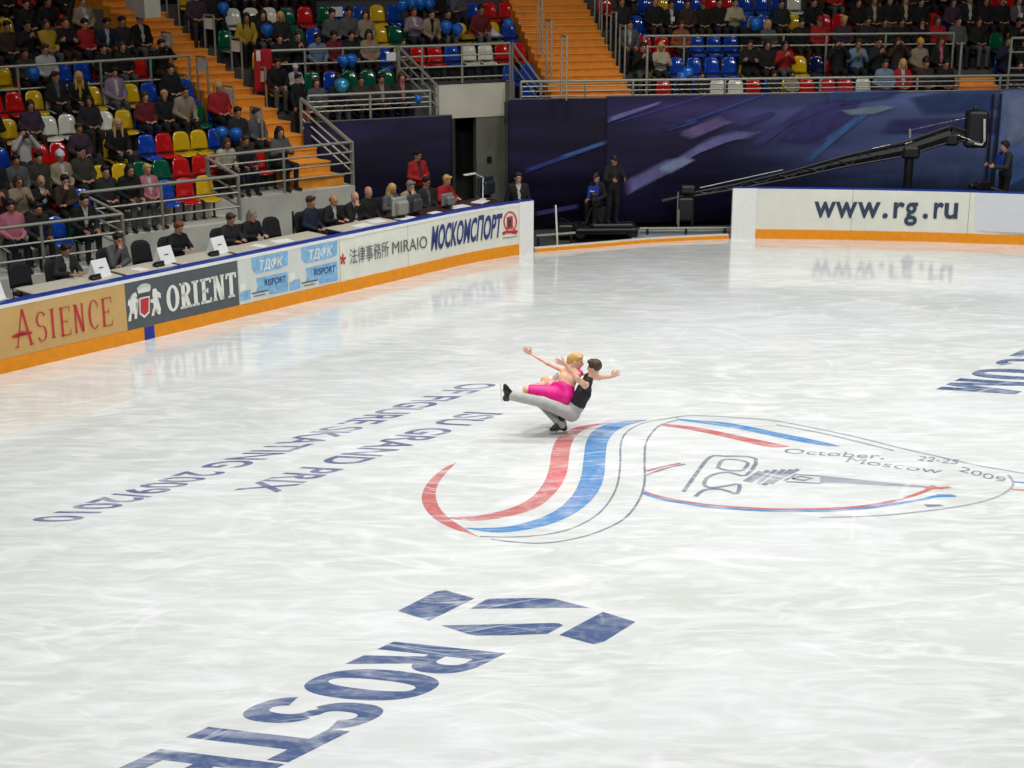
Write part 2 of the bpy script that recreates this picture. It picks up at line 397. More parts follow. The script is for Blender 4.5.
line('ice_logo', zp([(190, 104), (300, 85), (400, 80), (600, 90), (800, 108), (1024, 150)], *A5) + zp([(200, 90), (400, 140), (600, 185), (800, 230), (1024, 268)], *A6), 0.05, 'dim')
line('ice_logo', zp([(800, 127), (1024, 168)], *A5) + zp([(200, 112), (370, 154)], *A6), 0.06, 'dim')
line('ice_logo', zp([(120, 470), (200, 495), (300, 515), (450, 538), (600, 550), (800, 560), (1000, 559)], *A5) + zp([(150, 440), (300, 420), (420, 395), (520, 360), (560, 345), (650, 338)], *A6), 0.07, 'red')
line('ice_logo', zp([(120, 478), (200, 504), (300, 524), (450, 547), (600, 559), (800, 569), (1000, 568)], *A5) + zp([(150, 450), (300, 434), (420, 414), (520, 398), (580, 384), (680, 382)], *A6), 0.07, 'blue')
line('ice_logo', zp([(0, 490), (300, 480), (550, 455), (750, 425), (880, 390), (950, 350), (970, 315), (945, 275)], *A6), 0.04, 'dim')
line('ice_logo', zp([(135, 365), (220, 342), (310, 324)], *A5), 0.05, 'red'); line('ice_logo', zp([(132, 386), (230, 352), (335, 328)], *A5), 0.05, 'grey')
line('ice_logo', zp([(970, 310), (1030, 316), (1100, 322)], *A6), 0.06, 'blue'); line('ice_logo', zp([(960, 348), (1030, 353), (1100, 358)], *A6), 0.06, 'red')
line('ice_logo', zp([(325, 470), (400, 365), (462, 292), (540, 288), (695, 300), (645, 386), (560, 371), (490, 378), (445, 402), (432, 436), (470, 450), (545, 440), (610, 432), (598, 480), (550, 466), (500, 456), (430, 462), (385, 495)], *A5), 0.06, 'grey', 3)
line('ice_logo', zp([(500, 352), (525, 308), (590, 306), (655, 322), (628, 362)], *A5), 0.06, 'grey', 3)
line('ice_logo', zp([(505, 350), (560, 362), (625, 362)], *A5), 0.06, 'grey', 3)
for a, b in (((640, 418), (720, 366)), ((665, 422), (760, 360)), ((700, 428), (800, 358)), ((735, 436), (840, 356)), ((770, 428), (880, 356)), ((800, 410), (915, 355))):
    line('ice_logo', zp([a, b], *A5), 0.075, 'grey', 0)
line('ice_logo', zp([(840, 414), (900, 382), (1030, 390)], *A5), 0.05, 'grey', 0); line('ice_logo', zp([(850, 418), (1030, 428)], *A5), 0.05, 'grey', 0)
line('ice_logo', zp([(880, 402), (925, 392), (985, 402), (940, 412), (880, 402)], *A5), 0.06, 'grey', 0)
ribbon('ice_logo', zp([(0, 278), (90, 288), (300, 310), (540, 333)], *A6), zp([(0, 318), (110, 318), (300, 328), (540, 340)], *A6), 'dim')
line('ice_logo', zp([(530, 345), (570, 332), (600, 345), (650, 336)], *A6), 0.07, 'red', 0)
mark('ice_logo', [zp([(580, 374), (660, 374), (690, 383), (600, 388)], *A6)], 'blue'); mark('ice_logo', [zp([(520, 424), (600, 424), (625, 432), (540, 438)], *A6)], 'grey')
for tx, o_, e_, t_ in (('October,', (783, 453.0), (884, 459.2), (886, 454.6)), ('22-25', (917, 460.4), (957, 464.5), (960, 460)), ('2009', (958, 471), (1003, 483), (1007, 478.5)), ('Moscow', (845, 462.0), (940, 474.0), (944, 469.2))):
    ground_text(tx, at_z(*o_), at_z(*e_), at_z(*t_), 'grey', 0.0)

# ------------------------------------------------------------------ dasher boards
BH = 1.2
def board_run(root, pts, z0, z1, th, material, name, out=0.0, bev=True):
    """a strip that follows the plan polyline, rink face on the polyline shifted OUT towards the ice"""
    mb = MB(); P = [Vector(p) for p in pts]; inner, outer = [], []
    for i, p in enumerate(P):
        t = (P[min(i + 1, len(P) - 1)] - P[max(0, i - 1)]).normalized(); n = Vector((-t.y, t.x, 0))
        inner.append(p - n * out); outer.append(p + n * (th - out))
    vs = []
    for a, b in zip(inner, outer): vs += [(a.x, a.y, z0), (a.x, a.y, z1), (b.x, b.y, z1), (b.x, b.y, z0)]
    fs = []
    for i in range(len(P) - 1):
        for k in range(4): fs.append((i * 4 + k, i * 4 + (k + 1) % 4, i * 4 + 4 + (k + 1) % 4, i * 4 + 4 + k)[::-1])
    e = (len(P) - 1) * 4; fs += [(0, 1, 2, 3), (e + 3, e + 2, e + 1, e)]
    mb.add(vs, fs); return mb.build(name, material, root)
class Path:
    def __init__(s, pts):
        s.p = [Vector(p) for p in pts]; s.L = [0.0]
        for a, b in zip(s.p, s.p[1:]): s.L.append(s.L[-1] + (b - a).length)
    def at(s, d):
        i = 0
        while i < len(s.L) - 2 and s.L[i + 1] < d: i += 1
        f = (d - s.L[i]) / (s.L[i + 1] - s.L[i]); return s.p[i] + (s.p[i + 1] - s.p[i]) * f
    def normal(s, d):
        t = (s.at(d + .05) - s.at(d - .05)).normalized(); return Vector((-t.y, t.x, 0))
    def sub(s, a, b, step=0.6):
        n = max(2, int((b - a) / step) + 1); return [s.at(a + (b - a) * k / (n - 1)) for k in range(n)]
    def locate(s, px, py):
        """pixel on the rink face of the board -> (distance, height)"""
        best = None
        for i, (a, b) in enumerate(zip(s.p, s.p[1:])):
            t = (b - a).normalized(); q = at_plane(px, py, a, (-t.y, t.x, 0)); d = (q - a).dot(t)
            off = max(0, -d, d - (b - a).length)
            if best is None or off < best[0] - 1e-6: best = (off, s.L[i] + d, q.z)
        return best[1], best[2]
    def on(s, d, z, out): p = s.at(d) - s.normal(d) * out; return (p.x, p.y, z)
LP = Path([p for p in left_line]); RP = Path([at_z(731, 238.6), at_z(755, 238.5), at_z(800, 239.0), at_z(860, 240), at_z(940, 242), at_z(1024, 245), Vector((13.6, 35.55, 0)), Vector((16.0, 34.4, 0))])
def flat(root, name, path, polys, material, out=0.012, label=None):
    """flat print on the board face; polys are lists of (distance, height)"""
    bm = bmesh.new()
    for poly in polys:
        q = poly
        if len(q) > 2:
            try: bm.faces.new([bm.verts.new(path.on(d, z, out)) for d, z in q])
            except ValueError: pass
    bmesh.ops.triangulate(bm, faces=[f for f in bm.faces if len(f.verts) > 4])
    eye = Vector((0, 10, 2))
    for f in bm.faces:
        f.normal_update()
        if f.normal.dot(eye - f.calc_center_median()) < 0: f.normal_flip()
    me = bpy.data.meshes.new(name); bm.to_mesh(me); bm.free(); me.materials.append(material)
    o = link(name, me, root)
    if label: o['label'] = label
    return o
def btext(root, s, path, bl, br, tl, material, bold=0.0, slant=0.0, out=0.016, name='lettering', label=None):
    """text on a board: pixel of baseline left, baseline right, top left"""
    (d0, z0), (d1, z1), (_, zt) = path.locate(*bl), path.locate(*br), path.locate(*tl)
    h = zt - z0; vs, fs = text_mesh(s, bold)
    pts = [(d0 + (d1 - d0) * x + slant * h * y, z0 + (z1 - z0) * x + h * y) for x, y in vs]
    return flat(root, name, path, [[pts[i] for i in f] for f in fs], material, out, label)
def bpoly(root, path, pxs, material, out=0.013, name='print', label=None):
    return flat(root, name, path, [[path.locate(*p) for p in poly] for poly in pxs], material, out, label)

lb = thing('rink_board', 'long white advertising board along the judges side of the ice', 'board')
rb = thing('rink_board', 'white rink board reading www.rg.ru at the far end of the ice', 'board')
Le, Re = LP.L[-1], RP.L[-1]
L519 = LP.locate(519, 230)[0]; R755 = RP.locate(756, 215)[0]
cuts = [0.0] + [LP.locate(x, y)[0] for x, y in ((0 + 126, 310), (238, 285), (340, 262), (408, 245))] + [L519]
for a, b in zip(cuts, cuts[1:]): board_run(lb, LP.sub(a + 0.006, b - 0.006), 0.0, BH - 0.012, 0.10, M['white'], 'panel')
board_run(lb, LP.sub(0, Le), 0.02, BH - 0.03, 0.07, M['seam'], 'core', -0.02)
board_run(lb, LP.sub(L519, Le), 0.0, BH, 0.13, M['endwhite'], 'end_panel', 0.02)
kick_l = board_run(lb, LP.sub(0, L519), 0.0, 0.245, 0.05, M['kick'], 'kick_strip', 0.012)
board_run(lb, LP.sub(0, L519), BH - 0.075, BH - 0.012, 0.05, M['endwhite'], 'top_band', 0.012)
board_run(lb, LP.sub(0, Le), BH - 0.012, BH + 0.02, 0.15, M['blue'], 'cap_rail', 0.012)
d0 = LP.locate(149, 331)[0]; flat(lb, 'blue_line_mark', LP, [[(d0 - .11, 0.0), (d0 + .11, 0.0), (d0 + .11, .245), (d0 - .11, .245)]], M['blue'], 0.016)
board_run(rb, RP.sub(0, R755), 0.0, BH, 0.13, M['endwhite'], 'end_panel', 0.015)
rc = [R755] + [RP.locate(x, 210)[0] for x in (852, 969)] + [Re]
for a, b in zip(rc, rc[1:]): board_run(rb, RP.sub(a + 0.005, b - 0.005), 0.0, BH - 0.01, 0.10, M['white'], 'panel')
board_run(rb, RP.sub(0, Re), 0.02, BH - 0.03, 0.07, M['seam'], 'core', -0.02)
board_run(rb, RP.sub(R755, Re), 0.0, 0.225, 0.05, M['kick'], 'kick_strip', 0.012)
board_run(rb, RP.sub(0, Re), BH - 0.01, BH + 0.02, 0.13, M['blue'], 'cap_rail', -0.012)
bpoly(rb, RP, [[(975, 192.5), (1060, 196), (1060, 234), (975, 231)]], M['panelgrey'], 0.006, 'pale_panel')
for ch, x0, x1 in (('w', 432, 493), ('w', 492, 553), ('w', 554, 618), ('.', 625, 640), ('r', 655, 686), ('g', 687, 723), ('.', 738, 753), ('r', 768, 796), ('u', 798, 836)):
    yb = 217.3 + (x0 - 432) * .0035; btext(rb, ch, RP, (660 + x0 / 2.813, yb), (660 + x1 / 2.813, yb + (x1 - x0) * .0035), (660 + x0 / 2.813, yb - 23.4), M['inkslate'], 0.022, label='dark slate web address letter')
# --- adverts on the long board
XL = LP.locate(-60, 350)[0]
def panel_px(x0, x1): # panel between heights 0.25 and 1.125
    return [[(LP.locate(x0, 0 + 330 - .21 * x0)[0], .25), (LP.locate(x1, 330 - .21 * x1)[0], .25), (LP.locate(x1, 330 - .21 * x1)[0], BH - .075), (LP.locate(x0, 330 - .21 * x0)[0], BH - .075)]]
flat(lb, 'advert_panel', LP, panel_px(-70, 125.5), M['tan'], 0.006, 'tan advert panel'); flat(lb, 'advert_panel', LP, panel_px(125.5, 238), M['slate'], 0.006, 'slate grey advert panel')
flat(lb, 'advert_panel', LP, panel_px(238.6, 339), M['pale'], 0.006)
def serif(root, path, letter, x0, x1, zb, zt, w, material, sw=0.5, out=0.017, ser=True):
    """stroke-built serif capital between distances x0..x1 and heights zb..zt; w = stem width (m)"""
    W, Hh = x1 - x0, zt - zb; P = []; th = w * sw; sv = w * 0.75
    def R(a, b, c, d): P.append([(x0 + a, zb + b), (x0 + c, zb + b), (x0 + c, zb + d), (x0 + a, zb + d)])
    def D(a, b, c, d, ww): P.append([(x0 + a - ww / 2, zb + b), (x0 + a + ww / 2, zb + b), (x0 + c + ww / 2, zb + d), (x0 + c - ww / 2, zb + d)])
    def arc_(cx, cy, rx, ry, a0, a1, ww, wv=None, n=18):
        wv = ww if wv is None else wv
        for k in range(n):
            q = [math.radians(a0 + (a1 - a0) * (k + e) / n) for e in (0, 1)]
            P.append([(x0 + cx + rx * math.cos(q[0]), zb + cy + ry * math.sin(q[0])), (x0 + cx + rx * math.cos(q[1]), zb + cy + ry * math.sin(q[1])),
                      (x0 + cx + (rx - ww) * math.cos(q[1]), zb + cy + (ry - wv) * math.sin(q[1])), (x0 + cx + (rx - ww) * math.cos(q[0]), zb + cy + (ry - wv) * math.sin(q[0]))])
    def S(cx, y, half):
        if ser: R(cx - half, y, cx + half, y + th * .9)
    if letter == 'I': R(W / 2 - w / 2, 0, W / 2 + w / 2, Hh); S(W / 2, 0, W / 2); S(W / 2, Hh - th * .9, W / 2)
    if letter == 'E':
        R(sv * .5, 0, sv * .5 + w, Hh); R(0, 0, W, th); R(0, Hh - th, W, Hh); R(sv * .5, Hh * .5 - th / 2, W * .72, Hh * .5 + th / 2)
        R(W - th * .8, 0, W, Hh * .2); R(W - th * .8, Hh * .8, W, Hh); R(W * .72 - th * .6, Hh * .4, W * .72, Hh * .6)
    if letter == 'N': R(sv * .5, 0, sv * .5 + w * .7, Hh); R(W - sv * .5 - w * .7, 0, W - sv * .5, Hh); D(W - sv * .5 - w * .5, 0, sv * .5 + w * .5, Hh, w * 1.15); S(sv * .5 + w * .35, 0, sv * .7); S(sv * .2 + w * .2, Hh - th * .9, sv * .6); S(W - sv * .5 - w * .35, Hh - th * .9, sv * .7)
    if letter == 'T': R(W / 2 - w / 2, 0, W / 2 + w / 2, Hh); R(0, Hh - th, W, Hh); R(0, Hh * .78, th * .8, Hh); R(W - th * .8, Hh * .78, W, Hh); S(W / 2, 0, W * .3)
    if letter == 'R':
        R(sv * .5, 0, sv * .5 + w, Hh); S(sv * .5 + w / 2, 0, sv * .5 + w / 2); S(sv * .4 + w * .4, Hh - th * .9, sv * .4 + w * .4)
        arc_(W * .45, Hh * .735, W * .48, Hh * .265, -90, 90, w, th); R(sv * .5, Hh - th, W * .46, Hh); R(sv * .5, Hh * .47, W * .46, Hh * .47 + th)
        D(W - w * .6, 0, W * .52, Hh * .48, w); S(W - w * .45, 0, sv * .6)
    if letter == 'O': arc_(W / 2, Hh / 2, W / 2, Hh / 2, 0, 360, w, th, 28)
    if letter == 'C': arc_(W * .55, Hh / 2, W * .55, Hh / 2, 50, 310, w, th, 22); R(W * .86, Hh * .72, W * .86 + th, Hh * .9)
    if letter == 'S': arc_(W / 2, Hh * .74, W * .5, Hh * .26, 25, 270, w * .8, th, 14); arc_(W / 2, Hh * .26, W * .5, Hh * .26 + th * .4, -155, 90, w * .8, th, 14)
    if letter == 'A': D(W * .08, 0, W * .5, Hh, w * .5); D(W * .92, 0, W * .5, Hh, w); S(W * .06, 0, W * .12); S(W * .92, 0, W * .14)
    return P
def word(root, path, items, w, material, sw, label, ser=True):
    polys = []
    for ch, xl, xr, yb, yt in items: # pixel left/right, pixel bottom/top at the middle of the letter
        xm = (xl + xr) / 2; (d, zb), (_, zt) = path.locate(xm, yb), path.locate(xm, yt)
        dl = path.locate(xl, (yb + yt) / 2)[0]; dr = path.locate(xr, (yb + yt) / 2)[0]
        polys += serif(root, path, ch, dl, dr, zb, zt, w, material, sw, ser=ser)
    return flat(root, 'lettering', path, polys, material, 0.017, label)
k = 7.68
word(lb, LP, [('A', 14, 31.5, 280 + 510 / k, 280 + 220 / k), ('S', 36, 46.2, 280 + 470 / k, 280 + 240 / k), ('I', 50, 54.6, 280 + 445 / k, 280 + 220 / k),
              ('E', 59.5, 70, 280 + 428 / k, 280 + 205 / k), ('N', 73.5, 84, 280 + 403 / k, 280 + 182 / k), ('C', 88, 98.5, 280 + 378 / k, 280 + 152 / k), ('E', 101.3, 111.5, 250 + 585 / k, 250 + 365 / k)], 0.045, M['inkred'], .38, 'red serif lettering')
aL = [LP.locate(*p) for p in ((11, 336.5), (20, 331), (32, 331.5), (32, 333), (20, 333), (12, 338))]
flat(lb, 'lettering', LP, [aL], M['inkred'], 0.0175)
word(lb, LP, [('O', 165.8, 178.8, 250 + 472 / k, 250 + 266 / k), ('R', 179.4, 191, 250 + 447 / k, 250 + 245 / k), ('I', 191.5, 198.5, 250 + 428 / k, 250 + 232 / k),
              ('E', 200, 211, 230 + 563 / k, 230 + 368 / k), ('N', 211.8, 224.5, 230 + 540 / k, 230 + 346 / k), ('T', 225.2, 236, 230 + 518 / k, 230 + 326 / k)], 0.085, M['inkwhite'], .62, 'white slab serif lettering')
def Z2(pts): return [(100 + x / k, 250 + y / k) for x, y in pts]
bpoly(lb, LP, [Z2([(290, 335), (280, 290), (300, 310), (310, 262), (325, 300), (348, 254), (352, 298), (382, 262), (372, 305), (388, 290), (375, 325)])], M['inkwhite'], 0.015, 'crest', 'white crown and lions crest')
bpoly(lb, LP, [Z2([(298, 368), (378, 350), (378, 480), (338, 522), (300, 492)])], M['inkwhite'], 0.015, 'crest')
bpoly(lb, LP, [Z2([(307, 378), (370, 362), (369, 470), (338, 500), (308, 480)])], M['inkred'], 0.019, 'crest', 'red shield')
bpoly(lb, LP, [Z2([(286, 336), (380, 314), (382, 324), (288, 347)])], M['slate'], 0.021, 'crest')
for lion in ([(245, 335), (272, 322), (282, 350), (270, 372), (292, 380), (294, 398), (268, 402), (272, 440), (280, 470), (282, 525), (262, 530), (262, 490), (250, 465), (238, 490), (236, 545), (214, 548), (216, 520), (228, 470), (222, 430), (210, 425), (212, 385), (228, 392), (240, 372)],
             [(400, 300), (425, 292), (436, 315), (462, 330), (464, 370), (448, 362), (440, 390), (456, 420), (464, 450), (462, 490), (442, 495), (444, 465), (428, 440), (416, 462), (414, 500), (392, 508), (398, 470), (410, 430), (404, 405), (384, 402), (384, 382), (404, 372), (398, 345)]):
    bpoly(lb, LP, [Z2(lion)], M['inkwhite'], 0.015, 'crest')
def Z3(pts): return [(200 + x / k, 230 + y / k) for x, y in pts]
def Z4p(pts): return [(300 + x / k, 210 + y / k) for x, y in pts]
for zf in (Z3, lambda p: Z4p([(x - 388, y + 74) for x, y in p])):
    bpoly(lb, LP, [zf([(392, 215), (672, 160), (672, 268), (600, 300), (430, 335), (412, 310), (396, 300)])], M['sky'], 0.011, 'print', 'blue printed banner')
    bpoly(lb, LP, [zf([(428, 372), (672, 318), (674, 466), (530, 496), (530, 460), (430, 470), (440, 430)])], M['sky'], 0.011, 'print')
    bpoly(lb, LP, [zf([(305, 490), (345, 465), (385, 455), (388, 525), (306, 545)])], M['sky'], 0.011, 'print')
    bpoly(lb, LP, [zf([(300, 420), (330, 400), (352, 420), (350, 455), (320, 475), (302, 470)])], M['inkwhite'], 0.011, 'print')
    a, b, c = zf([(448, 312), (628, 272), (448, 240)]); btext(lb, 'ТДФК', LP, a, b, c, M['inkwhite'], 0.02, .15)
    a, b, c = zf([(492, 430), (654, 398), (492, 380)]); btext(lb, 'RISPORT', LP, a, b, c, M['inknavy'], 0.015, .1)
    bpoly(lb, LP, [zf([(395, 484), (520, 458), (520, 466), (395, 492)]), zf([(412, 506), (500, 488), (500, 494), (412, 512)])], M['inkdark'], 0.014, 'print')
def star(cx, cy, rx, ry):
    out = []
    for q in range(5):
        a = PI / 2 + q * 2 * PI / 5; b = a + 0.32; c = a - 0.32
        out.append([(cx + .12 * rx * math.cos(a + 1.2), cy - .12 * ry * math.sin(a + 1.2)), (cx + .8 * rx * math.cos(b), cy - .8 * ry * math.sin(b)), (cx + rx * math.cos(a), cy - ry * math.sin(a)), (cx + .8 * rx * math.cos(c), cy - .8 * ry * math.sin(c)), (cx + .12 * rx * math.cos(a - 1.2), cy - .12 * ry * math.sin(a - 1.2))])
    return out
bpoly(lb, LP, star(342.5, 259.3, 3.4, 6), M['inkred'], 0.014, 'print', 'red flower mark')
btext(lb, '法律事務所', LP, (349.5, 263.5), (388.5, 255), (349.5, 251.5), M['inkmid'], 0.0)
btext(lb, 'MIRAIO', LP, (392, 254.2), (427, 247.5), (392, 242.2), M['inkmid'], 0.0)
btext(lb, 'MOCKOMCПOPT', LP, (430.5, 251), (500, 237), (430.5, 226.5), M['inknavy'], 0.03, 0.12)
def ring_px(cx, cy, rx, ry, w, a0=0, a1=360, n=24):
    out = []
    for q in range(n):
        t = [math.radians(a0 + (a1 - a0) * (q + e) / n) for e in (0, 1)]
        out.append([(cx + rx * math.cos(t[0]), cy - ry * math.sin(t[0])), (cx + rx * math.cos(t[1]), cy - ry * math.sin(t[1])), (cx + (rx - w) * math.cos(t[1]), cy - (ry - w) * math.sin(t[1])), (cx + (rx - w) * math.cos(t[0]), cy - (ry - w) * math.sin(t[0]))])
    return out
def Z6p(pts): return [(460 + x / k, 180 + y / k) for x, y in pts]
ex, ey = Z6p([(383, 318)])[0]
bpoly(lb, LP, ring_px(ex, ey, 6.8, 10.2, 1.3, -60, 245), M['inkred'], 0.015, 'print', 'red ring emblem with ribbon')
bpoly(lb, LP, [Z6p([(357, 285), (403, 275), (405, 372), (357, 380)])], M['inkred'], 0.014, 'print')
bpoly(lb, LP, [Z6p([(366, 305), (390, 300), (392, 355), (366, 358)])], M['inkdark'], 0.017, 'print')
bpoly(lb, LP, [Z6p([(320, 402), (345, 390), (383, 388), (425, 382), (444, 392), (432, 412), (412, 400), (383, 408), (350, 410), (330, 424)])], M['inkred'], 0.016, 'print')
bpoly(lb, LP, [Z6p([(325, 444), (436, 430), (436, 434), (325, 449)])], M['inkdark'], 0.014, 'print')
# low threshold strip where the boards are open
GP = Path([LEFT_END] + [at_z(x, y) for x, y in EDGE_PX[1:6]])
th = thing('threshold', 'low yellow and white ice edge strip across the open gap between the boards', 'threshold')
board_run(th, GP.sub(0.05, GP.L[-1] - .05), -0.02, 0.10, 0.10, M['white'], 'white_strip', -0.03)
board_run(th, GP.sub(0.05, GP.L[-1] - .05), -0.02, 0.075, 0.05, M['kick'], 'kick_strip', 0.0)
# pale apron floor behind the gap
ap = [at_z(x, y) for x, y in ((632, 241), (735, 236), (735, 228.5), (632, 230))]
tag(MB().prism([(p.x, p.y) for p in ap], -0.1, 0.03).build('floor', M['greyfloor']), 'pale grey apron floor behind the gap', kind='structure')
# ------------------------------------------------------------------ grandstand blocks
class Block:
    def __init__(s, name, alpha, n0, N, Z):
        a = math.radians(alpha); s.name = name; s.a = a; s.e = Vector((math.cos(a), math.sin(a), 0)); s.n = Vector((-math.sin(a), math.cos(a), 0)); s.N = N; s.Z = Z
    def at(s, k, d, dn=0.0, dz=0.0): p = s.e * d + s.n * (s.N[k] + dn); return Vector((p.x, p.y, s.Z[k] + dz))
    def s_of_px(s, px, py, k, dn=0.0):
        """along-row coordinate where the ray through the pixel meets the vertical plane of the row"""
        q = at_plane(px, py, s.n * (s.N[k] + dn), s.n); return q.dot(s.e), q.z
    def s_plane(s, k, p0, phi, dn=0.0):
        """along-row coordinate where the row meets the vertical stair plane through p0, heading phi left of y"""
        f = math.radians(phi); d = Vector((-math.sin(f), math.cos(f), 0)); m = Vector((d.y, -d.x, 0))
        b = s.n * (s.N[k] + dn); return (Vector(p0) - b).dot(m) / s.e.dot(m)
LN = {k: 28.8 + (k - 1) * 1.0 if k < 3 else 30.75 + (k - 3) * 1.0 for k in range(1, 13)}
LZ = {1: .92, 2: 1.22, 3: 1.5, 4: 1.9, 5: 2.34, 6: 2.78, 7: 3.24, 8: 3.70, 9: 4.15, 10: 4.6, 11: 5.05, 12: 5.5}
LN[2] = 29.85
BL = Block('left block', 36.0, 0, LN, LZ)
BM = Block('middle block', 20.7, 0, {k: 35.82 + (k - 1) * 0.9 for k in range(1, 9)}, {k: 2.40 + (k - 1) * .45 for k in range(1, 9)})
BF = Block('far block', 6.4, 0, {k: 38.30 + (k - 1) * 0.9 for k in range(1, 9)}, {k: 2.50 + (k - 1) * .46 for k in range(1, 9)})
ST_P = at_z(344, 185, 1.5); ST_PHI = 44.0
f44 = math.radians(ST_PHI); ST_D = Vector((-math.sin(f44), math.cos(f44), 0)); ST_ACROSS = Vector((math.cos(math.radians(30)), math.sin(math.radians(30)), 0))
ST_W = 1.2; ST_L = ST_P - ST_ACROSS * ST_W
S2_P = at_y(641, 82, 39.0); S2_PHI = 15.0
f2 = math.radians(S2_PHI); S2_D = Vector((-math.sin(f2), math.cos(f2), 0)); S2_A = Vector((math.cos(math.radians(13)), math.sin(math.radians(13)), 0))
S2_W = 2.05; S2_L = S2_P - S2_A * S2_W

gl = tag(empty('grandstand'), 'concrete seating tiers of the left block', kind='structure')
gm = tag(empty('grandstand'), 'concrete seating tiers of the middle block', kind='structure')
gf = tag(empty('grandstand'), 'concrete seating tiers of the far block', kind='structure')
def tier(B, root, k, s0, s1, zb, depth=None, s0b=None, s1b=None, m='tier'):
    d = (B.N[k + 1] - B.N[k]) if depth is None else depth
    s0b = s0 if s0b is None else s0b; s1b = s1 if s1b is None else s1b
    q = [B.e * s0 + B.n * B.N[k], B.e * s1 + B.n * B.N[k], B.e * s1b + B.n * (B.N[k] + d + .02), B.e * s0b + B.n * (B.N[k] + d + .02)]
    MB().prism([(p.x, p.y) for p in q], zb, B.Z[k]).build('tier', M[m], root)
EXT = {}  # (block, row) -> list of (s0, s1)
def lrow_left(k): return BL.s_of_px(-60, 200, k)[0]
s_end = {1: BL.s_of_px(128, 259, 1)[0], 2: BL.s_of_px(242, 206, 2)[0], 3: BL.s_of_px(355, 187, 3)[0]}
for k in range(1, 12):
    s0 = lrow_left(k)
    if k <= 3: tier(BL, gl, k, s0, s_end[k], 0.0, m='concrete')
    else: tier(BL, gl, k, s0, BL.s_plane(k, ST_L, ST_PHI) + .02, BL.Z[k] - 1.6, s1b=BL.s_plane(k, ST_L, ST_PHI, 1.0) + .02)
    EXT['L', k] = [(s0, (s_end[k] if k < 3 else BL.s_plane(k, ST_L, ST_PHI, .6)) - (.12 if k < 9 else .95))]
VOM_L = BM.s_of_px(436, 95, 2)[0]; VOM_R = BM.s_of_px(512, 90, 2)[0]
for k in range(1, 8):
    a = BM.s_plane(k, ST_P, ST_PHI); ab = BM.s_plane(k, ST_P, ST_PHI, .9); b = BM.s_plane(k, S2_L, S2_PHI); bb = BM.s_plane(k, S2_L, S2_PHI, .9)
    if k <= 2:
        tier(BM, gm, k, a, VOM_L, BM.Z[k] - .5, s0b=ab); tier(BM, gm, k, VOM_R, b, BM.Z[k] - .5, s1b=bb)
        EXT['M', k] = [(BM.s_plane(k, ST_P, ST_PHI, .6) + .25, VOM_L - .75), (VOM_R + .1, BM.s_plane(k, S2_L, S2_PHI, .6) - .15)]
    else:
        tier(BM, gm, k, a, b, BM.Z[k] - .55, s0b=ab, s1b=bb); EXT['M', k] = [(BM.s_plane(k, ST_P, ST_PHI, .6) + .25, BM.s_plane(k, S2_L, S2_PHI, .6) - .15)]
AIS0, AIS1 = BF.s_of_px(957, 80, 2)[0], BF.s_of_px(1001, 80, 2)[0]
for k in range(1, 8):
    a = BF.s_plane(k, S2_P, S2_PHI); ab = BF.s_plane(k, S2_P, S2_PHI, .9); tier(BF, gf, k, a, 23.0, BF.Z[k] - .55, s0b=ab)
    e0 = BF.s_plane(k, S2_P, S2_PHI, .6) + .2
    EXT['F', k] = [(e0, AIS0 - .1), (AIS1 + .1, 20.5)] if k <= 2 else [(e0, 20.5)]
# --- stairways
st1 = tag(empty('stairway'), 'orange stairway between the left and middle blocks', kind='structure')
def step_prism(root, R, D, A, W, s0, s1, z, zb, first=False):
    q = [R + D * s0, R + D * s1, R + D * s1 - A * W, R + D * s0 - A * W]
    o = MB().prism([(p.x, p.y) for p in q], zb, z - .03).build('step', M['stair'], root)
    q = [R + D * (s0 - .03), R + D * s1, R + D * s1 - A * W, R + D * (s0 - .03) - A * W]
    MB().prism([(p.x, p.y) for p in q], z - .03, z).build('nosing', M['nosing'], o)
s, z = 0.0, 1.5
for i in range(7):
    z += .25; step_prism(st1, ST_P, ST_D, ST_ACROSS, ST_W, s, s + .50, z, z - .9); s += .49
for i in range(16):
    z += .158; step_prism(st1, ST_P, ST_D, ST_ACROSS, ST_W, s, s + .37, z, z - .9); s += .36
st2 = tag(empty('stairway'), 'wide orange stairway between the middle and far blocks', kind='structure')
s, z = .1, BF.Z[1] + .2
for i in range(18):
    z += .155; step_prism(st2, S2_P, S2_D, S2_A, S2_W, s, s + .32, z, z - .45); s += .31
st3 = tag(empty('stairway'), 'short orange aisle step at the right end of the far block', kind='structure')
A0 = BF.at(1, AIS1, 0.05); A0.z = 0
s, z = 0.0, BF.Z[1]
for i in range(5):
    z += .155; step_prism(st3, A0, BF.n, BF.e, AIS1 - AIS0, s, s + .32, z, z - .4); s += .31
# concrete side wall of the first stairway, and the wall below the seats behind the judges
# ------------------------------------------------------------------ rails
def rail(label, posts, top, bars, r=0.022, post_w=0.055, base=None, shiny=False, group=None, rt=0.034, pm='steel'):
    """posts: points at the foot; top: height of the top bar above the foot; bars: heights of the thin bars"""
    P = [Vector(p) for p in posts]; root = thing('guard_rail', label, 'railing', P[0], group=group)
    for p in P:
        q = p - P[0]; MB().bbox((q.x, q.y, q.z + top / 2), (post_w, post_w, top), .012).build('post', M[pm], root)
    for a, b in zip(P, P[1:]):
        MB().tube([a - P[0] + Vector((0, 0, top)), b - P[0] + Vector((0, 0, top))], rt, 8).build('top_bar', M[pm], root)
        for h in bars: MB().tube([a - P[0] + Vector((0, 0, h)), b - P[0] + Vector((0, 0, h))], r, 6).build('bar', M['shinybar' if shiny else pm], root)
    return root
def row_posts(B, k, pxs, dn=0.04):
    return [B.at(k, B.s_of_px(x, y, k, dn)[0], dn) for x, y in pxs]
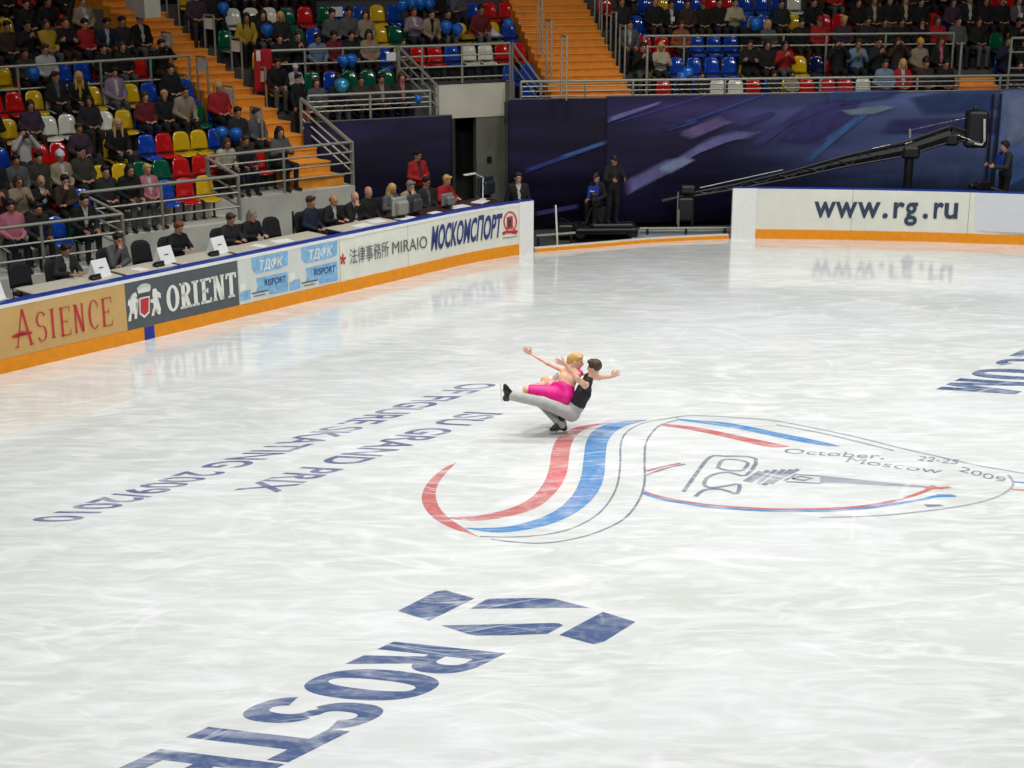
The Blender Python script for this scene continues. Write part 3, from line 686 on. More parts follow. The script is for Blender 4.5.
r1 = row_posts(BL, 1, [(-40, 260), (44, 262), (124, 240)]); rail('low guard rail in front of the lowest tier, at the left end of the stand', r1, .95, (.3, .6))
r2 = row_posts(BL, 2, [(82, 220), (162, 205), (239, 190)]); rail('guard rail with three posts in front of the second tier, behind the sitting judges', r2, .95, (.3, .6))
r3 = row_posts(BL, 3, [(208, 185), (284, 170), (353, 160)]); rail('guard rail at the foot of the orange stairs, above the judges', r3, .98, (.28, .52, .76))
rail('sloping stair rail joining the first and second tier rails', [r1[-1] + BL.n * .05, r2[0] - BL.n * .06], .95, (.3, .6)); rail('sloping stair rail joining the second and third tier rails', [r2[-1] + BL.n * .05, r3[0] - BL.n * .06], .95, (.3, .6))
hi = at_plane(302.5, 140, ST_P + ST_ACROSS * .05, (ST_D.y, -ST_D.x, 0)); lo = r3[-1] + Vector((-.03, .06, 0))
rail('steep stair rail with three shiny bars beside the orange steps', [lo, hi], .95, (.30, .5, .7), r=.02, shiny=True, rt=.045, post_w=.08)
r7 = row_posts(BL, 7, [(-40, 70), (17, 66), (100, 60), (150, 58), (189, 56)]); rail('long dark guard rail across the middle of the left block', r7, .95, (.45,))
m1 = row_posts(BM, 1, [(308, 97), (370, 96), (430, 95)]); rail('low guard rail above the dark drape in front of the middle block', [p + Vector((0, 0, .35)) for p in m1], .62, (.25, .36, .48), r=.018)
m3 = row_posts(BM, 3, [(270, 60), (305, 58), (343, 56), (397, 54)]); rail('guard rail across the middle block above its second row', m3, .95, (.62,))
v3 = row_posts(BM, 3, [(398, 54), (422, 54), (462, 54), (510, 54)], -.05); rail('guard rail with four bars over the concrete doorway', v3, .95, (.16, .43, .70))
va = BM.at(3, BM.s_of_px(398, 54, 3)[0], -.1); vb = at_plane(438, 100, BM.n * (BM.N[1] + .1), BM.n); vb.z = BM.Z[1] + .1
rail('sloping hand rail left of the concrete doorway', [vb, va], .95, (.45, .7), shiny=False)
vc = BM.at(3, BM.s_of_px(511, 54, 3)[0], -.1); vd = at_plane(541, 95, BM.n * (BM.N[1] + .1), BM.n); vd.z = BM.Z[1] + .1
rail('sloping hand rail right of the concrete doorway', [vd, vc], .95, (.45, .7))
f1 = row_posts(BF, 1, [(521, 88), (585, 88), (633, 88), (725, 87), (820, 86), (917, 85), (1000, 84), (1060, 84)]); rail('long low guard rail along the top of the purple drape', [p + Vector((0, 0, .55)) for p in f1], .42, (.06, .18, .30), r=.018)
f3 = row_posts(BF, 3, [(644, 48), (684, 48), (783, 48), (826, 48), (885, 48), (953, 46)]); rail('guard rail across the far block above its second row', f3, .95, (.68,))
f4 = row_posts(BF, 1, [(1008, 80), (1060, 80)], .5); rail('tall rail at the right end of the far block beside the aisle', [p + Vector((0, 0, .1)) for p in f4], 1.75, (.6, 1.0, 1.4))
f5 = row_posts(BF, 2, [(645, 80)], 0); MB()
tag(MB().bbox((0, 0, .6), (.06, .06, 1.35), .012).build('rail_post', M['steel'], None, loc=BF.at(2, BF.s_of_px(646, 75, 2)[0], -.1)), 'grey upright post at the lower left corner of the far block', 'post')
tag(MB().bbox((0, 0, .6), (.06, .06, 1.35), .012).build('rail_post', M['steel'], None, loc=BF.at(2, BF.s_of_px(958, 70, 2)[0], -.1)), 'grey upright post beside the orange aisle step at the far right', 'post')
# --- hoop barriers at the row ends beside the stairs
ORD = ['', 'first', 'second', 'third', 'fourth', 'fifth', 'sixth', 'seventh', 'eighth', 'ninth', 'tenth', 'eleventh', 'twelfth']
def hoop(p, d, label, group, sign=True, h=1.0, wd=.42):
    root = thing('aisle_barrier', label, 'barrier', p, group=group); d = d.normalized()
    a, b = d * (-wd / 2), d * (wd / 2)
    for q in (a, b): MB().bbox((q.x, q.y, h / 2 - .24), (.045, .045, h + .48), .01).build('post', M['steel'], root)
    MB().tube([a + Vector((0, 0, h)), b + Vector((0, 0, h))], .026, 8).build('top_bar', M['steel'], root)
    if sign:
        c = d * .02 + Vector((0, 0, h - .2)); nn = Vector((d.y, -d.x, 0)); ang = math.atan2(d.y, d.x)
        sg = MB().box(c, (wd * .8, .01, .26), ang).build('paper_sign', M['paper'], root); sg['label'] = 'white paper sign'
        ms = MB()
        for i in range(3): ms.box(c + nn * .008 + Vector((0, 0, .06 - .05 * i)), (wd * .55, .004, .014), ang)
        ms.build('print', M['inkdark'], sg)
def stair_z(sv): return 1.5 + (.25 * min(7, sv / .49 + 1) if sv < 3.43 else 1.75 + .158 * ((sv - 3.43) / .36 + 1))
for i, (x, y) in enumerate([(251, 152), (223, 130), (197, 100), (162, 75)]):
    q = at_plane(x + 7, y, ST_L - ST_ACROSS * .05, (ST_D.y, -ST_D.x, 0)); hoop(q, ST_D, 'hoop barrier with paper sign, left edge of the stairs, %s from bottom' % ORD[i + 1], 'hoop barriers beside the stairs')
for i, (x, y) in enumerate([(262, 110), (238, 80), (211, 57), (185, 35), (163, 14)]):
    q = at_plane(x, y, ST_P + ST_ACROSS * .05, (ST_D.y, -ST_D.x, 0)); hoop(q, ST_D, 'hoop barrier %sright edge of the narrow stairs, %s from bottom' % ('with paper sign, ' if i < 3 else '', ORD[i + 1]), 'hoop barriers beside the stairs', i < 3)
for i, (x, y) in enumerate([(622, 66), (613, 52), (604, 38), (597, 22)]):
    q = at_plane(x, y, S2_P + S2_A * .06, (S2_D.y, -S2_D.x, 0)); hoop(q, S2_D, 'plain hoop barrier at the right edge of the wide stairs, %s from the bottom' % ORD[i + 1], 'hoop barriers beside the wide stairs', False)
for i, (x, y) in enumerate([(564, 79), (549, 62), (540, 36)]):
    q = at_plane(x, y, S2_L - S2_A * .06, (S2_D.y, -S2_D.x, 0)); hoop(q, S2_D, 'plain hoop barrier at the left edge of the wide stairs, %s from the bottom' % ORD[i + 1], 'hoop barriers beside the wide stairs', False)

# ------------------------------------------------------------------ drapes
def drape_mat(name, c0, c1, c2):
    m = bpy.data.materials.new(name); m.use_nodes = True; nt = m.node_tree; N, L = nt.nodes, nt.links; b = N['Principled BSDF']
    b.inputs['Roughness'].default_value = 0.8; b.inputs['Specular IOR Level'].default_value = 0.25
    g = N.new('ShaderNodeNewGeometry'); mp = N.new('ShaderNodeMapping'); mp.inputs['Rotation'].default_value = (0, math.radians(-24), 0); mp.inputs['Scale'].default_value = (0.18, 1, 1.5)
    L.new(g.outputs['Position'], mp.inputs['Vector']); n = N.new('ShaderNodeTexNoise'); n.inputs['Scale'].default_value = 1.0; n.inputs['Detail'].default_value = 4; L.new(mp.outputs['Vector'], n.inputs['Vector'])
    r = N.new('ShaderNodeValToRGB'); e = r.color_ramp.elements; e[0].position = .36; e[0].color = (*rgb(c0), 1); e[1].position = .72; e[1].color = (*rgb(c2), 1)
    x = r.color_ramp.elements.new(.52); x.color = (*rgb(c1), 1); L.new(n.outputs['Fac'], r.inputs['Fac'])
    # base colour turns bluer and paler towards the right end
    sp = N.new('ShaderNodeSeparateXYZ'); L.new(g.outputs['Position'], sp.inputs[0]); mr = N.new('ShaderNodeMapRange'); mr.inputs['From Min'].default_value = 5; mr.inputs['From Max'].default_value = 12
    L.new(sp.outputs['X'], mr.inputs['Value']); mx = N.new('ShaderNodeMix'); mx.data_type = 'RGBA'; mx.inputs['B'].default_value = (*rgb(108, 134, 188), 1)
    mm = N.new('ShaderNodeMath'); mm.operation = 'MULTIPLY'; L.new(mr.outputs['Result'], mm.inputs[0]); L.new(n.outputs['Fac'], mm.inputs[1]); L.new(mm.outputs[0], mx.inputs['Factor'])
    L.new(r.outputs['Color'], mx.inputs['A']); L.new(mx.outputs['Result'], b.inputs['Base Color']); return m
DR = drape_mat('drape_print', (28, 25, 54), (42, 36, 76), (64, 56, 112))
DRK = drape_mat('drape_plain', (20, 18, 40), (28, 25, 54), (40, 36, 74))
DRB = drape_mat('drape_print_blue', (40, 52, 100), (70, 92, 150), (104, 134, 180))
def drape(label, p0, p1, z0, z1, m, folds=0.007):
    p0, p1 = Vector(p0), Vector(p1); L = (p1 - p0).length; n = max(8, int(L / .09)); d = (p1 - p0).normalized(); nn = Vector((d.y, -d.x, 0))
    vs, fs = [], []
    for i in range(n + 1):
        q = p0 + d * (L * i / n) + nn * (folds * math.sin(i * 1.9) * math.sin(i * .37)); vs += [(q.x, q.y, z0), (q.x, q.y, z1)]
    for i in range(n): fs.append((2 * i, 2 * i + 2, 2 * i + 3, 2 * i + 1))
    root = thing('drape', label, 'drape')
    cl = MB().add(vs, fs).build('cloth', m, root, True); md = cl.modifiers.new('thick', 'SOLIDIFY'); md.thickness = 0.006; md.offset = 0
    MB().tube([p0 + Vector((0, 0, z1)) - nn * .03, p1 + Vector((0, 0, z1)) - nn * .03], .03, 6).build('top_pipe', M['dark'], root)
    return root, p0, nn
DF_Y = 38.25
fa = math.radians(6.4); fe = Vector((math.cos(fa), math.sin(fa), 0)); fn = Vector((-math.sin(fa), math.cos(fa), 0))
def far_pt(px): q = at_plane(px, 90, fn * (BF.N[1] - .42), fn); q.z = 0; return q
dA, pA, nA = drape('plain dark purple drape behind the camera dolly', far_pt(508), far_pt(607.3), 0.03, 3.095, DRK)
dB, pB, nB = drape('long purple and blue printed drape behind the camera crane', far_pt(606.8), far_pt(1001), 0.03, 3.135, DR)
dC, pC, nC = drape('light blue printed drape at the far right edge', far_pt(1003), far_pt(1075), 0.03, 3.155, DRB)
mq = [BM.at(1, BM.s_of_px(x, 105, 1, -.12)[0], -.12) for x in (303, 452)]
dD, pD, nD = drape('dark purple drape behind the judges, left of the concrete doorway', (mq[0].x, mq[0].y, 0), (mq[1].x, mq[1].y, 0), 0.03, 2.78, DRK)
PR = {k: mat('drape_streak_' + k, c, .8, spec=.2, noise=.2, scale=3) for k, c in dict(lav=(118, 116, 172), blue=(58, 78, 150), pale=(138, 152, 190), pink=(112, 96, 146), faint=(70, 66, 124), cyan=(78, 112, 170), grey=(128, 146, 160), teal=(62, 80, 128)).items()}
for m_ in PR.values(): # printed light streaks fade out softly into the cloth colour
    nt = m_.node_tree; at = nt.nodes.new('ShaderNodeAttribute'); at.attribute_name = 'fade'; tb = nt.nodes.new('ShaderNodeBsdfTransparent'); mx_ = nt.nodes.new('ShaderNodeMixShader')
    nt.links.new(at.outputs['Fac'], mx_.inputs[0]); nt.links.new(tb.outputs[0], mx_.inputs[1]); nt.links.new(nt.nodes['Principled BSDF'].outputs[0], mx_.inputs[2]); nt.links.new(mx_.outputs[0], nt.nodes['Material Output'].inputs[0])
def streak(root, p0, nn, px, m, lift=.022):
    q = [at_plane(x, y, p0 + nn * (lift + .006), nn) for x, y in px]; c = sum(q, Vector()) / len(q); n = len(q)
    lon = max(((a - b) for a in q for b in q), key=lambda v: v.length).normalized(); sh = nn.cross(lon).normalized()
    def sc_(v, k, g): d = v - c; return c + lon * d.dot(lon) * k + sh * d.dot(sh) * g
    v = [sc_(p, 1.06, 1.22) for p in q] + [sc_(p, .80, .62) for p in q]
    fs = [(i, (i + 1) % n, n + (i + 1) % n, n + i) for i in range(n)] + [tuple(range(n, 2 * n))]
    me = bpy.data.meshes.new('print_streak'); me.from_pydata(v, [], fs); ca = me.color_attributes.new('fade', 'FLOAT_COLOR', 'POINT')
    for i in range(2 * n): f = 0.0 if i < n else .85; ca.data[i].color = (f, f, f, 1)
    me.materials.append(PR[m]); bm = bmesh.new(); bm.from_mesh(me); bmesh.ops.triangulate(bm, faces=bm.faces[:])
    for f in bm.faces:
        f.normal_update()
        if f.normal.dot(nn) < 0: f.normal_flip()
    bm.to_mesh(me); bm.free(); return link('print_streak', me, root)
def zz(pts, ox, oy, kk=5.12): return [(ox + x / kk, oy + y / kk) for x, y in pts]
for pts, o, m, l in [
    ([(452, 600), (722, 518), (724, 530), (450, 628)], (520, 0), 'lav', .022), ([(470, 632), (970, 480), (988, 480), (484, 632)], (520, 0), 'blue', .024),
    ([(735, 660), (1024, 560), (1024, 572), (740, 672)], (520, 0), 'blue', .022), ([(0, 628), (440, 476), (470, 476), (0, 642)], (680, 0), 'blue', .022),
    ([(0, 676), (190, 598), (282, 626), (230, 642), (60, 712), (0, 698)], (680, 0), 'pink', .024),
    ([(0, 330), (90, 295), (250, 200), (350, 165), (520, 160), (450, 195), (370, 207), (200, 272), (0, 392)], (660, 100), 'lav', .026),
    ([(0, 335), (90, 298), (150, 300), (60, 350), (0, 380)], (660, 100), 'pale', .028),
    ([(642, 312), (850, 205), (960, 190), (1000, 205), (870, 270), (650, 384)], (500, 120), 'lav', .025), ([(800, 255), (880, 205), (960, 190), (1000, 205), (870, 272)], (500, 120), 'pale', .029),
    ([(735, 310), (1000, 84), (1024, 76), (1024, 104), (770, 320)], (660, 100), 'cyan', .03), ([(0, 710), (180, 590), (262, 560), (200, 612), (0, 762)], (824, 0), 'cyan', .028),
    ([(80, 565), (300, 540), (380, 546), (250, 585), (130, 590)], (824, 0), 'grey', .032),
    ([(440, 240), (760, 30), (840, 0), (1000, 0), (700, 112), (520, 236)], (660, 100), 'faint', .020), ([(380, 122), (570, 58), (602, 72), (420, 142)], (660, 100), 'faint', .021),
    ([(700, 112), (1000, 0), (1024, 0), (1024, 90), (800, 210), (600, 215)], (660, 100), 'faint', .019),
    ([(340, 610), (900, 600), (900, 690), (300, 680)], (824, 0), 'faint', .020), ([(0, 465), (420, 458), (330, 500), (100, 540), (0, 560)], (824, 0), 'teal', .018), ([(430, 500), (640, 470), (900, 462), (900, 560), (520, 580)], (824, 0), 'teal', .018),
    ([(820, 40), (1000, 0), (1024, 0), (1024, 12), (850, 60)], (500, 120), 'faint', .022)]:
    streak(dB, pB, nB, zz(pts, *o), m, l)
for pts, m, l in [([(130, 250), (540, 105), (546, 124), (130, 272)], 'blue', .03), ([(310, 182), (540, 104), (546, 122), (330, 196)], 'cyan', .032), ([(560, 0), (640, 0), (560, 14)], 'pink', .03), ([(180, 470), (400, 430), (400, 452), (180, 492)], 'faint', .03)]:
    streak(dA, pA, nA, [(min(x, 606), y) for x, y in zz(pts, 500, 120)], m, l)
streak(dC, pC, nC, [(1004, 92), (1070, 90), (1070, 120), (1004, 150)], 'pale', .03); streak(dC, pC, nC, [(1004, 170), (1070, 130), (1070, 150), (1004, 190)], 'cyan', .03)
dp = far_pt(996); tag(MB().bbox((-.09, 0, 1.55), (.05, .06, 3.1), .01).bbox((.09, 0, 1.55), (.05, .06, 3.1), .01).build('drape_post', M['dark'], None, loc=dp - fn * .12), 'pair of slim dark uprights where the two blue drapes meet', 'post')

# ------------------------------------------------------------------ concrete doorway (vomitory)
vw = tag(empty('wall_back'), 'grey concrete doorway wall between the dark drapes', kind='structure')
sA, sB = BM.s_of_px(449, 100, 2, .6)[0], BM.s_of_px(509, 100, 2, .6)[0]
def vbox(s0, s1, d0, d1, z0, z1, m, name):
    q = [BM.e * s0 + BM.n * d0, BM.e * s1 + BM.n * d0, BM.e * s1 + BM.n * d1, BM.e * s0 + BM.n * d1]
    return MB().prism([(p.x, p.y) for p in q], z0, z1).build(name, M[m], vw)
V0 = BM.N[2] + .55
def vz(py): return at_plane(480, py, BM.n * V0, BM.n).z
sm = BM.s_of_px(476, 150, 2, .6)[0]
vbox(sA - .35, sB, V0, V0 + .2, vz(117), BM.Z[3], 'parapet', 'parapet')
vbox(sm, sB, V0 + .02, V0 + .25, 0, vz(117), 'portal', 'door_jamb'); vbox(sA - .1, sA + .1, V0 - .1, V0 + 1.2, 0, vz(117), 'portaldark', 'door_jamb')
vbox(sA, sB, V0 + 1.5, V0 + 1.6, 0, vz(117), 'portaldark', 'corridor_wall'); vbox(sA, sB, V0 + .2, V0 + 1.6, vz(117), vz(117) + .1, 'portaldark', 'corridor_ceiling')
vbox(sB - .12, sB + .02, V0 - .3, V0, 0, vz(81), 'portal', 'side_pier')
so = sm + .28; vbox(so, so + .12, V0 - .01, V0 + .05, vz(163), vz(157), 'dark', 'switch_box')
q = at_plane(152, 16, ST_L - ST_ACROSS * .35, (ST_D.y, -ST_D.x, 0)); lw = tag(empty('trim_1'), 'pale concrete landing block at the top left of the stairs', kind='structure'); MB().box((q.x - .1, q.y, q.z + .22), (.42, .5, .5), BL.a + .1).box((q.x - .35, q.y + .3, q.z + .6), (.45, .5, .9), BL.a + .1).build('landing_block', M['concrete'], lw)
# dark hall beyond the seats, with its roof
tag(MB().box((0, 62, 9), (110, .4, 18)).build('wall_back', M['wall']), 'dark hall wall beyond the seats', kind='structure')
tag(MB().box((-32, 30, 9), (.4, 70, 18)).build('wall_left', M['wall']), 'dark hall wall on the left', kind='structure')
tag(MB().box((0, 25, 18.2), (110, 80, .3)).build('ceiling', M['wall']), 'dark hall roof', kind='structure')
# raised judges platform
q0 = [LB0 + LBU * t + LBN * n for t, n in ((-8, .14), (11.2, .14), (12.9, .0), (14.2, 1.2), (14.2, 3.6), (-8, 5.2))]
tag(MB().prism([(p.x, p.y) for p in q0], 0.0, .42).build('floor', M['rubber']), 'raised dark floor under the judges desks', kind='structure')
# ------------------------------------------------------------------ bodies: smooth union of rounded limbs, one closed surface
class Sdf:
    def __init__(s): s.P = []
    def cap(s, a, b, ra, rb, reg, k=.02, bias=0.0): s.P.append(('c', np.array(a, float), np.array(b, float), ra, rb, reg, k, bias)); return s
    def ell(s, c, r, reg, k=.02, R=None, bias=0.0): s.P.append(('e', np.array(c, float), np.array(r, float), None if R is None else np.array(R, float), None, reg, k, bias)); return s
    def cut(s, c, r, R=None): s.P.append(('x', np.array(c, float), np.array(r, float), None if R is None else np.array(R, float), None, -1, 0, 0)); return s
    @staticmethod
    def dist(p, X):
        if p[0] == 'c':
            a, b = p[1], p[2]; ba = b - a; pa = X - a; h = np.clip(pa @ ba / max(1e-9, ba @ ba), 0, 1)
            return np.linalg.norm(pa - h[..., None] * ba, axis=-1) - (p[3] + h * (p[4] - p[3]))
        q = X - p[1]
        if p[3] is not None: q = q @ p[3]
        k0 = np.linalg.norm(q / p[2], axis=-1); k1 = np.linalg.norm(q / p[2] ** 2, axis=-1)
        return k0 * (k0 - 1) / np.maximum(k1, 1e-6)
    def bounds(s, p):
        if p[0] == 'c': return np.minimum(p[1] - p[3], p[2] - p[4]), np.maximum(p[1] + p[3], p[2] + p[4])
        m = p[2].max() if p[3] is not None else p[2]
        return p[1] - m, p[1] + m
    def mesh(s, name, mats, vox=.011, ratio=None, smooth=2):
        lo = np.min([s.bounds(p)[0] for p in s.P if p[0] != 'x'], 0) - 3 * vox; hi = np.max([s.bounds(p)[1] for p in s.P if p[0] != 'x'], 0) + 3 * vox
        n = np.ceil((hi - lo) / vox).astype(int) + 1; D = np.full(n, 9.0, np.float32)
        for p in s.P:
            a, b = s.bounds(p); mg = max(p[6], .0) + 3 * vox
            i0 = np.maximum(0, np.floor((a - mg - lo) / vox).astype(int)); i1 = np.minimum(n, np.ceil((b + mg - lo) / vox).astype(int) + 1)
            if np.any(i1 <= i0): continue
            ax = [lo[j] + vox * np.arange(i0[j], i1[j]) for j in range(3)]; X = np.stack(np.meshgrid(*ax, indexing='ij'), -1)
            d = s.dist(p, X).astype(np.float32); sl = tuple(slice(i0[j], i1[j]) for j in range(3)); o = D[sl]
            if p[0] == 'x': D[sl] = np.maximum(o, -d)
            else:
                k = max(p[6], 1e-4); h = np.clip(k - np.abs(o - d), 0, None) / k; D[sl] = np.minimum(o, d) - h * h * k * .25
        ins = D < 0; c = np.zeros(n - 1, np.int8)
        for dx in (0, 1):
            for dy in (0, 1):
                for dz in (0, 1): c += ins[dx:n[0] - 1 + dx, dy:n[1] - 1 + dy, dz:n[2] - 1 + dz]
        act = np.argwhere((c > 0) & (c < 8)); idx = np.full(n - 1, -1, np.int32); idx[tuple(act.T)] = np.arange(len(act))
        acc = np.zeros((len(act), 3)); cnt = np.zeros(len(act))
        cor = [np.array(q) for q in ((0, 0, 0), (1, 0, 0), (0, 1, 0), (1, 1, 0), (0, 0, 1), (1, 0, 1), (0, 1, 1), (1, 1, 1))]
        for i in range(8):
            for j in range(i + 1, 8):
                if np.abs(cor[i] - cor[j]).sum() != 1: continue
                di = D[tuple((act + cor[i]).T)]; dj = D[tuple((act + cor[j]).T)]; m = (di < 0) != (dj < 0)
                t = np.where(m, di / np.where(m, di - dj, 1), 0)[:, None]
                acc += np.where(m[:, None], cor[i] + t * (cor[j] - cor[i]), 0); cnt += m
        V = lo + vox * (act + acc / cnt[:, None]); F = []
        for ax in range(3):
            sl0 = [slice(0, n[j] - (1 if j == ax else 0)) for j in range(3)]; sl1 = list(sl0); sl0[ax] = slice(0, n[ax] - 1); sl1[ax] = slice(1, n[ax])
            a_, b_ = ins[tuple(sl0)], ins[tuple(sl1)]; E = np.argwhere(a_ != b_); o1, o2 = (ax + 1) % 3, (ax + 2) % 3
            E = E[(E[:, o1] > 0) & (E[:, o2] > 0) & (E[:, o1] < n[o1] - 1) & (E[:, o2] < n[o2] - 1)]
            fl = a_[tuple(E.T)]; u = np.zeros(3, int); u[o1] = 1; v = np.zeros(3, int); v[o2] = 1
            q = np.stack([idx[tuple((E - u - v).T)], idx[tuple((E - v).T)], idx[tuple(E.T)], idx[tuple((E - u).T)]], 1); q[~fl] = q[~fl][:, ::-1]; F.append(q)
        F = np.concatenate(F); F = F[(F >= 0).all(1)]
        for _ in range(smooth):
            A = np.zeros_like(V); N_ = np.zeros(len(V))
            for i in range(4):
                np.add.at(A, F[:, i], V[F[:, (i + 1) % 4]]); np.add.at(N_, F[:, i], 1)
            V = V * .5 + .5 * A / np.maximum(N_, 1)[:, None]
        C = V[F].mean(1); best = np.full(len(F), 9.0); reg = np.zeros(len(F), np.int32)
        for p in s.P:
            if p[0] == 'x': continue
            d = s.dist(p, C) - p[7]; m = d < best; best[m] = d[m]; reg[m] = p[5]
        me = bpy.data.meshes.new(name); me.vertices.add(len(V)); me.vertices.foreach_set('co', V.astype(np.float32).ravel())
        me.loops.add(len(F) * 4); me.loops.foreach_set('vertex_index', F.astype(np.int32).ravel())
        me.polygons.add(len(F)); me.polygons.foreach_set('loop_start', np.arange(0, len(F) * 4, 4, dtype=np.int32)); me.polygons.foreach_set('loop_total', np.full(len(F), 4, np.int32))
        for m in mats: me.materials.append(m)
        me.polygons.foreach_set('material_index', reg); me.polygons.foreach_set('use_smooth', np.ones(len(F), bool)); me.update(calc_edges=True)
        if ratio:
            o = bpy.data.objects.new('t', me); COL.objects.link(o); md = o.modifiers.new('d', 'DECIMATE'); md.ratio = ratio
            dg = bpy.context.evaluated_depsgraph_get(); m2 = bpy.data.meshes.new_from_object(o.evaluated_get(dg)); bpy.data.objects.remove(o); bpy.data.meshes.remove(me); m2.name = name; me = m2
            if len(me.materials) == 0:
                for m in mats: me.materials.append(m)
        return me
SKIN, TOP, SHIRT, TROU, SHOE, IRIS, LIP = range(7)
def V3(*a): return np.array(a, float)
def unit(v): v = np.array(v, float); return v / max(1e-9, np.linalg.norm(v))
def rotm(yaw=0, pitch=0, roll=0):
    """head turn: yaw left(+), pitch down(+), roll; degrees"""
    return np.array(Euler((math.radians(pitch), math.radians(roll), math.radians(yaw)), 'XYZ').to_matrix())
def head(b, c, R, sc=1.0, bald=False):
    c = np.array(c, float); T = lambda *p: c + R @ (np.array(p) * sc); S_ = lambda *r: np.array(r) * sc
    b.ell(T(0, .012, .03), S_(.076, .095, .095), SKIN, .02, R); b.ell(T(0, -.02, -.035), S_(.06, .074, .082), SKIN, .03, R); b.ell(T(0, -.062, -.098), S_(.028, .024, .022), SKIN, .02, R)
    b.cap(T(0, -.090, .002), T(0, -.108, -.03), .010 * sc, .015 * sc, SKIN, .012)
    b.cap(T(-.03, -.078, .024), T(.03, -.078, .024), .012 * sc, .012 * sc, SKIN, .012)
    for x in (-1, 1):
        b.ell(T(x * .076, .014, -.012), S_(.012, .022, .032), SKIN, .01, R)
        b.ell(T(x * .03, -.086, .004), S_(.013, .011, .0075), IRIS, .004, R, .003)
    b.ell(T(0, -.090, -.062), S_(.024, .011, .008), LIP, .006, R, .003)
def hand(b, w, d, n, t, sc=1.0, curl=25, spread=6, reg=SKIN):
    """w wrist, d direction of the fingers, n palm normal (fingers curl towards it), t unit vector to the thumb side"""
    w = np.array(w, float); d = unit(d); n = unit(np.array(n) - d * np.dot(n, d)); l = unit(np.cross(d, n)); l = l * (1 if np.dot(l, t) >= 0 else -1)
    kn = []
    for i, o in enumerate((.032, .011, -.011, -.031)):
        p = w + (d * (.092 - .006 * abs(i - 1)) + l * o) * sc; kn.append(p); b.cap(w + l * o * .55 * sc + d * .015 * sc, p, .015 * sc, .0115 * sc, reg, .014)
    for i, L in enumerate((.068, .078, .072, .056)):
        p = kn[i]; dd = unit(d + l * math.tan(math.radians((1.3 - i) * spread)))
        for j, f in enumerate((.45, .32, .25)):
            a = math.radians(curl * (.5 + .7 * j)); q = p + (dd * math.cos(a) + n * math.sin(a)) * L * f * sc; b.cap(p, q, (.0096 - .0012 * j) * sc, (.0088 - .0012 * j) * sc, reg, .004); p = q
    p = w + (d * .025 + l * .028) * sc; q = p + (d * .030 + l * .034 + n * .012) * sc; b.cap(p, q, .015 * sc, .012 * sc, reg, .01); b.cap(q, q + (d * .034 + l * .014 + n * .012) * sc, .011 * sc, .0085 * sc, reg, .004)
def limb(b, a, m, e, ra, rm, re, reg, k=.03):
    b.cap(a, m, ra, rm, reg, k); b.cap(m, e, rm, re, reg, k)
def figure(J, loose=.012, sc=1.0, hands=True):
    """J: joints; regions follow the clothes"""
    b = Sdf(); pel, ch, nk = J['pelvis'], J['chest'], J['neck']; sl, sr = J['shl'], J['shr']; lat = unit(sr - sl); up = unit(ch - pel)
    hl, hr = J['hipl'], J['hipr']; fwd = unit(np.cross(lat, up)); fwd = -fwd if np.dot(fwd, J['fwd']) < 0 else fwd
    b.cap(hl * .8 + pel * .2, hr * .8 + pel * .2, .108, .108, TROU, .04); wst = pel * .55 + ch * .45
    b.cap(pel - lat * .045, wst - lat * .035, .112, .105 + loose, TROU if J.get('tuck') else TOP, .05); b.cap(pel + lat * .045, wst + lat * .035, .112, .105 + loose, TROU if J.get('tuck') else TOP, .05)
    b.cap(wst - lat * .035, ch - lat * .065, .105 + loose, .112 + loose, TOP, .05); b.cap(wst + lat * .035, ch + lat * .065, .105 + loose, .112 + loose, TOP, .05)
    b.cap(sl, sr, .058 + loose, .058 + loose, TOP, .05); b.cap(sl * .5 + nk * .5, sr * .5 + nk * .5, .055 + loose, .055 + loose, TOP, .04)
    b.cap(nk, J['head'] + J['R'] @ V3(0, .02, -.06), .055, .053, SKIN, .02)
    b.cap(nk + fwd * .045 - up * .01, ch + fwd * .098 - up * .10, .034 + loose, .026 + loose, SHIRT, .015, .006)
    for s_ in 'lr':
        ra = J.get('armreg', TOP); lo_ = loose if ra == TOP else -.004; limb(b, J['sh' + s_], J['el' + s_], J['wr' + s_], .056 + lo_, .044 + lo_, .034 + lo_, ra)
        if hands:
            h = J['hand' + s_]; hand(b, J['wr' + s_] + unit(h[0]) * .012, h[0], h[1], h[2], sc, J.get('curl', 28))
        lr = J.get('legr', (.088, .064, .048)); limb(b, J['hip' + s_], J['kn' + s_], J['an' + s_], *lr, TROU)
        if J.get('nofeet'): continue
        a, t = J['an' + s_], J['toe' + s_]; b.cap(a + V3(0, 0, -.02), a * .85 + t * .15 + V3(0, 0, -.035), .046, .042, SHOE, .02); b.cap(a + V3(0, 0, -.045) + (a - t) * .15, t, .038, .034, SHOE, .02)
    head(b, J['head'], J['R'], 1.0)
    return b
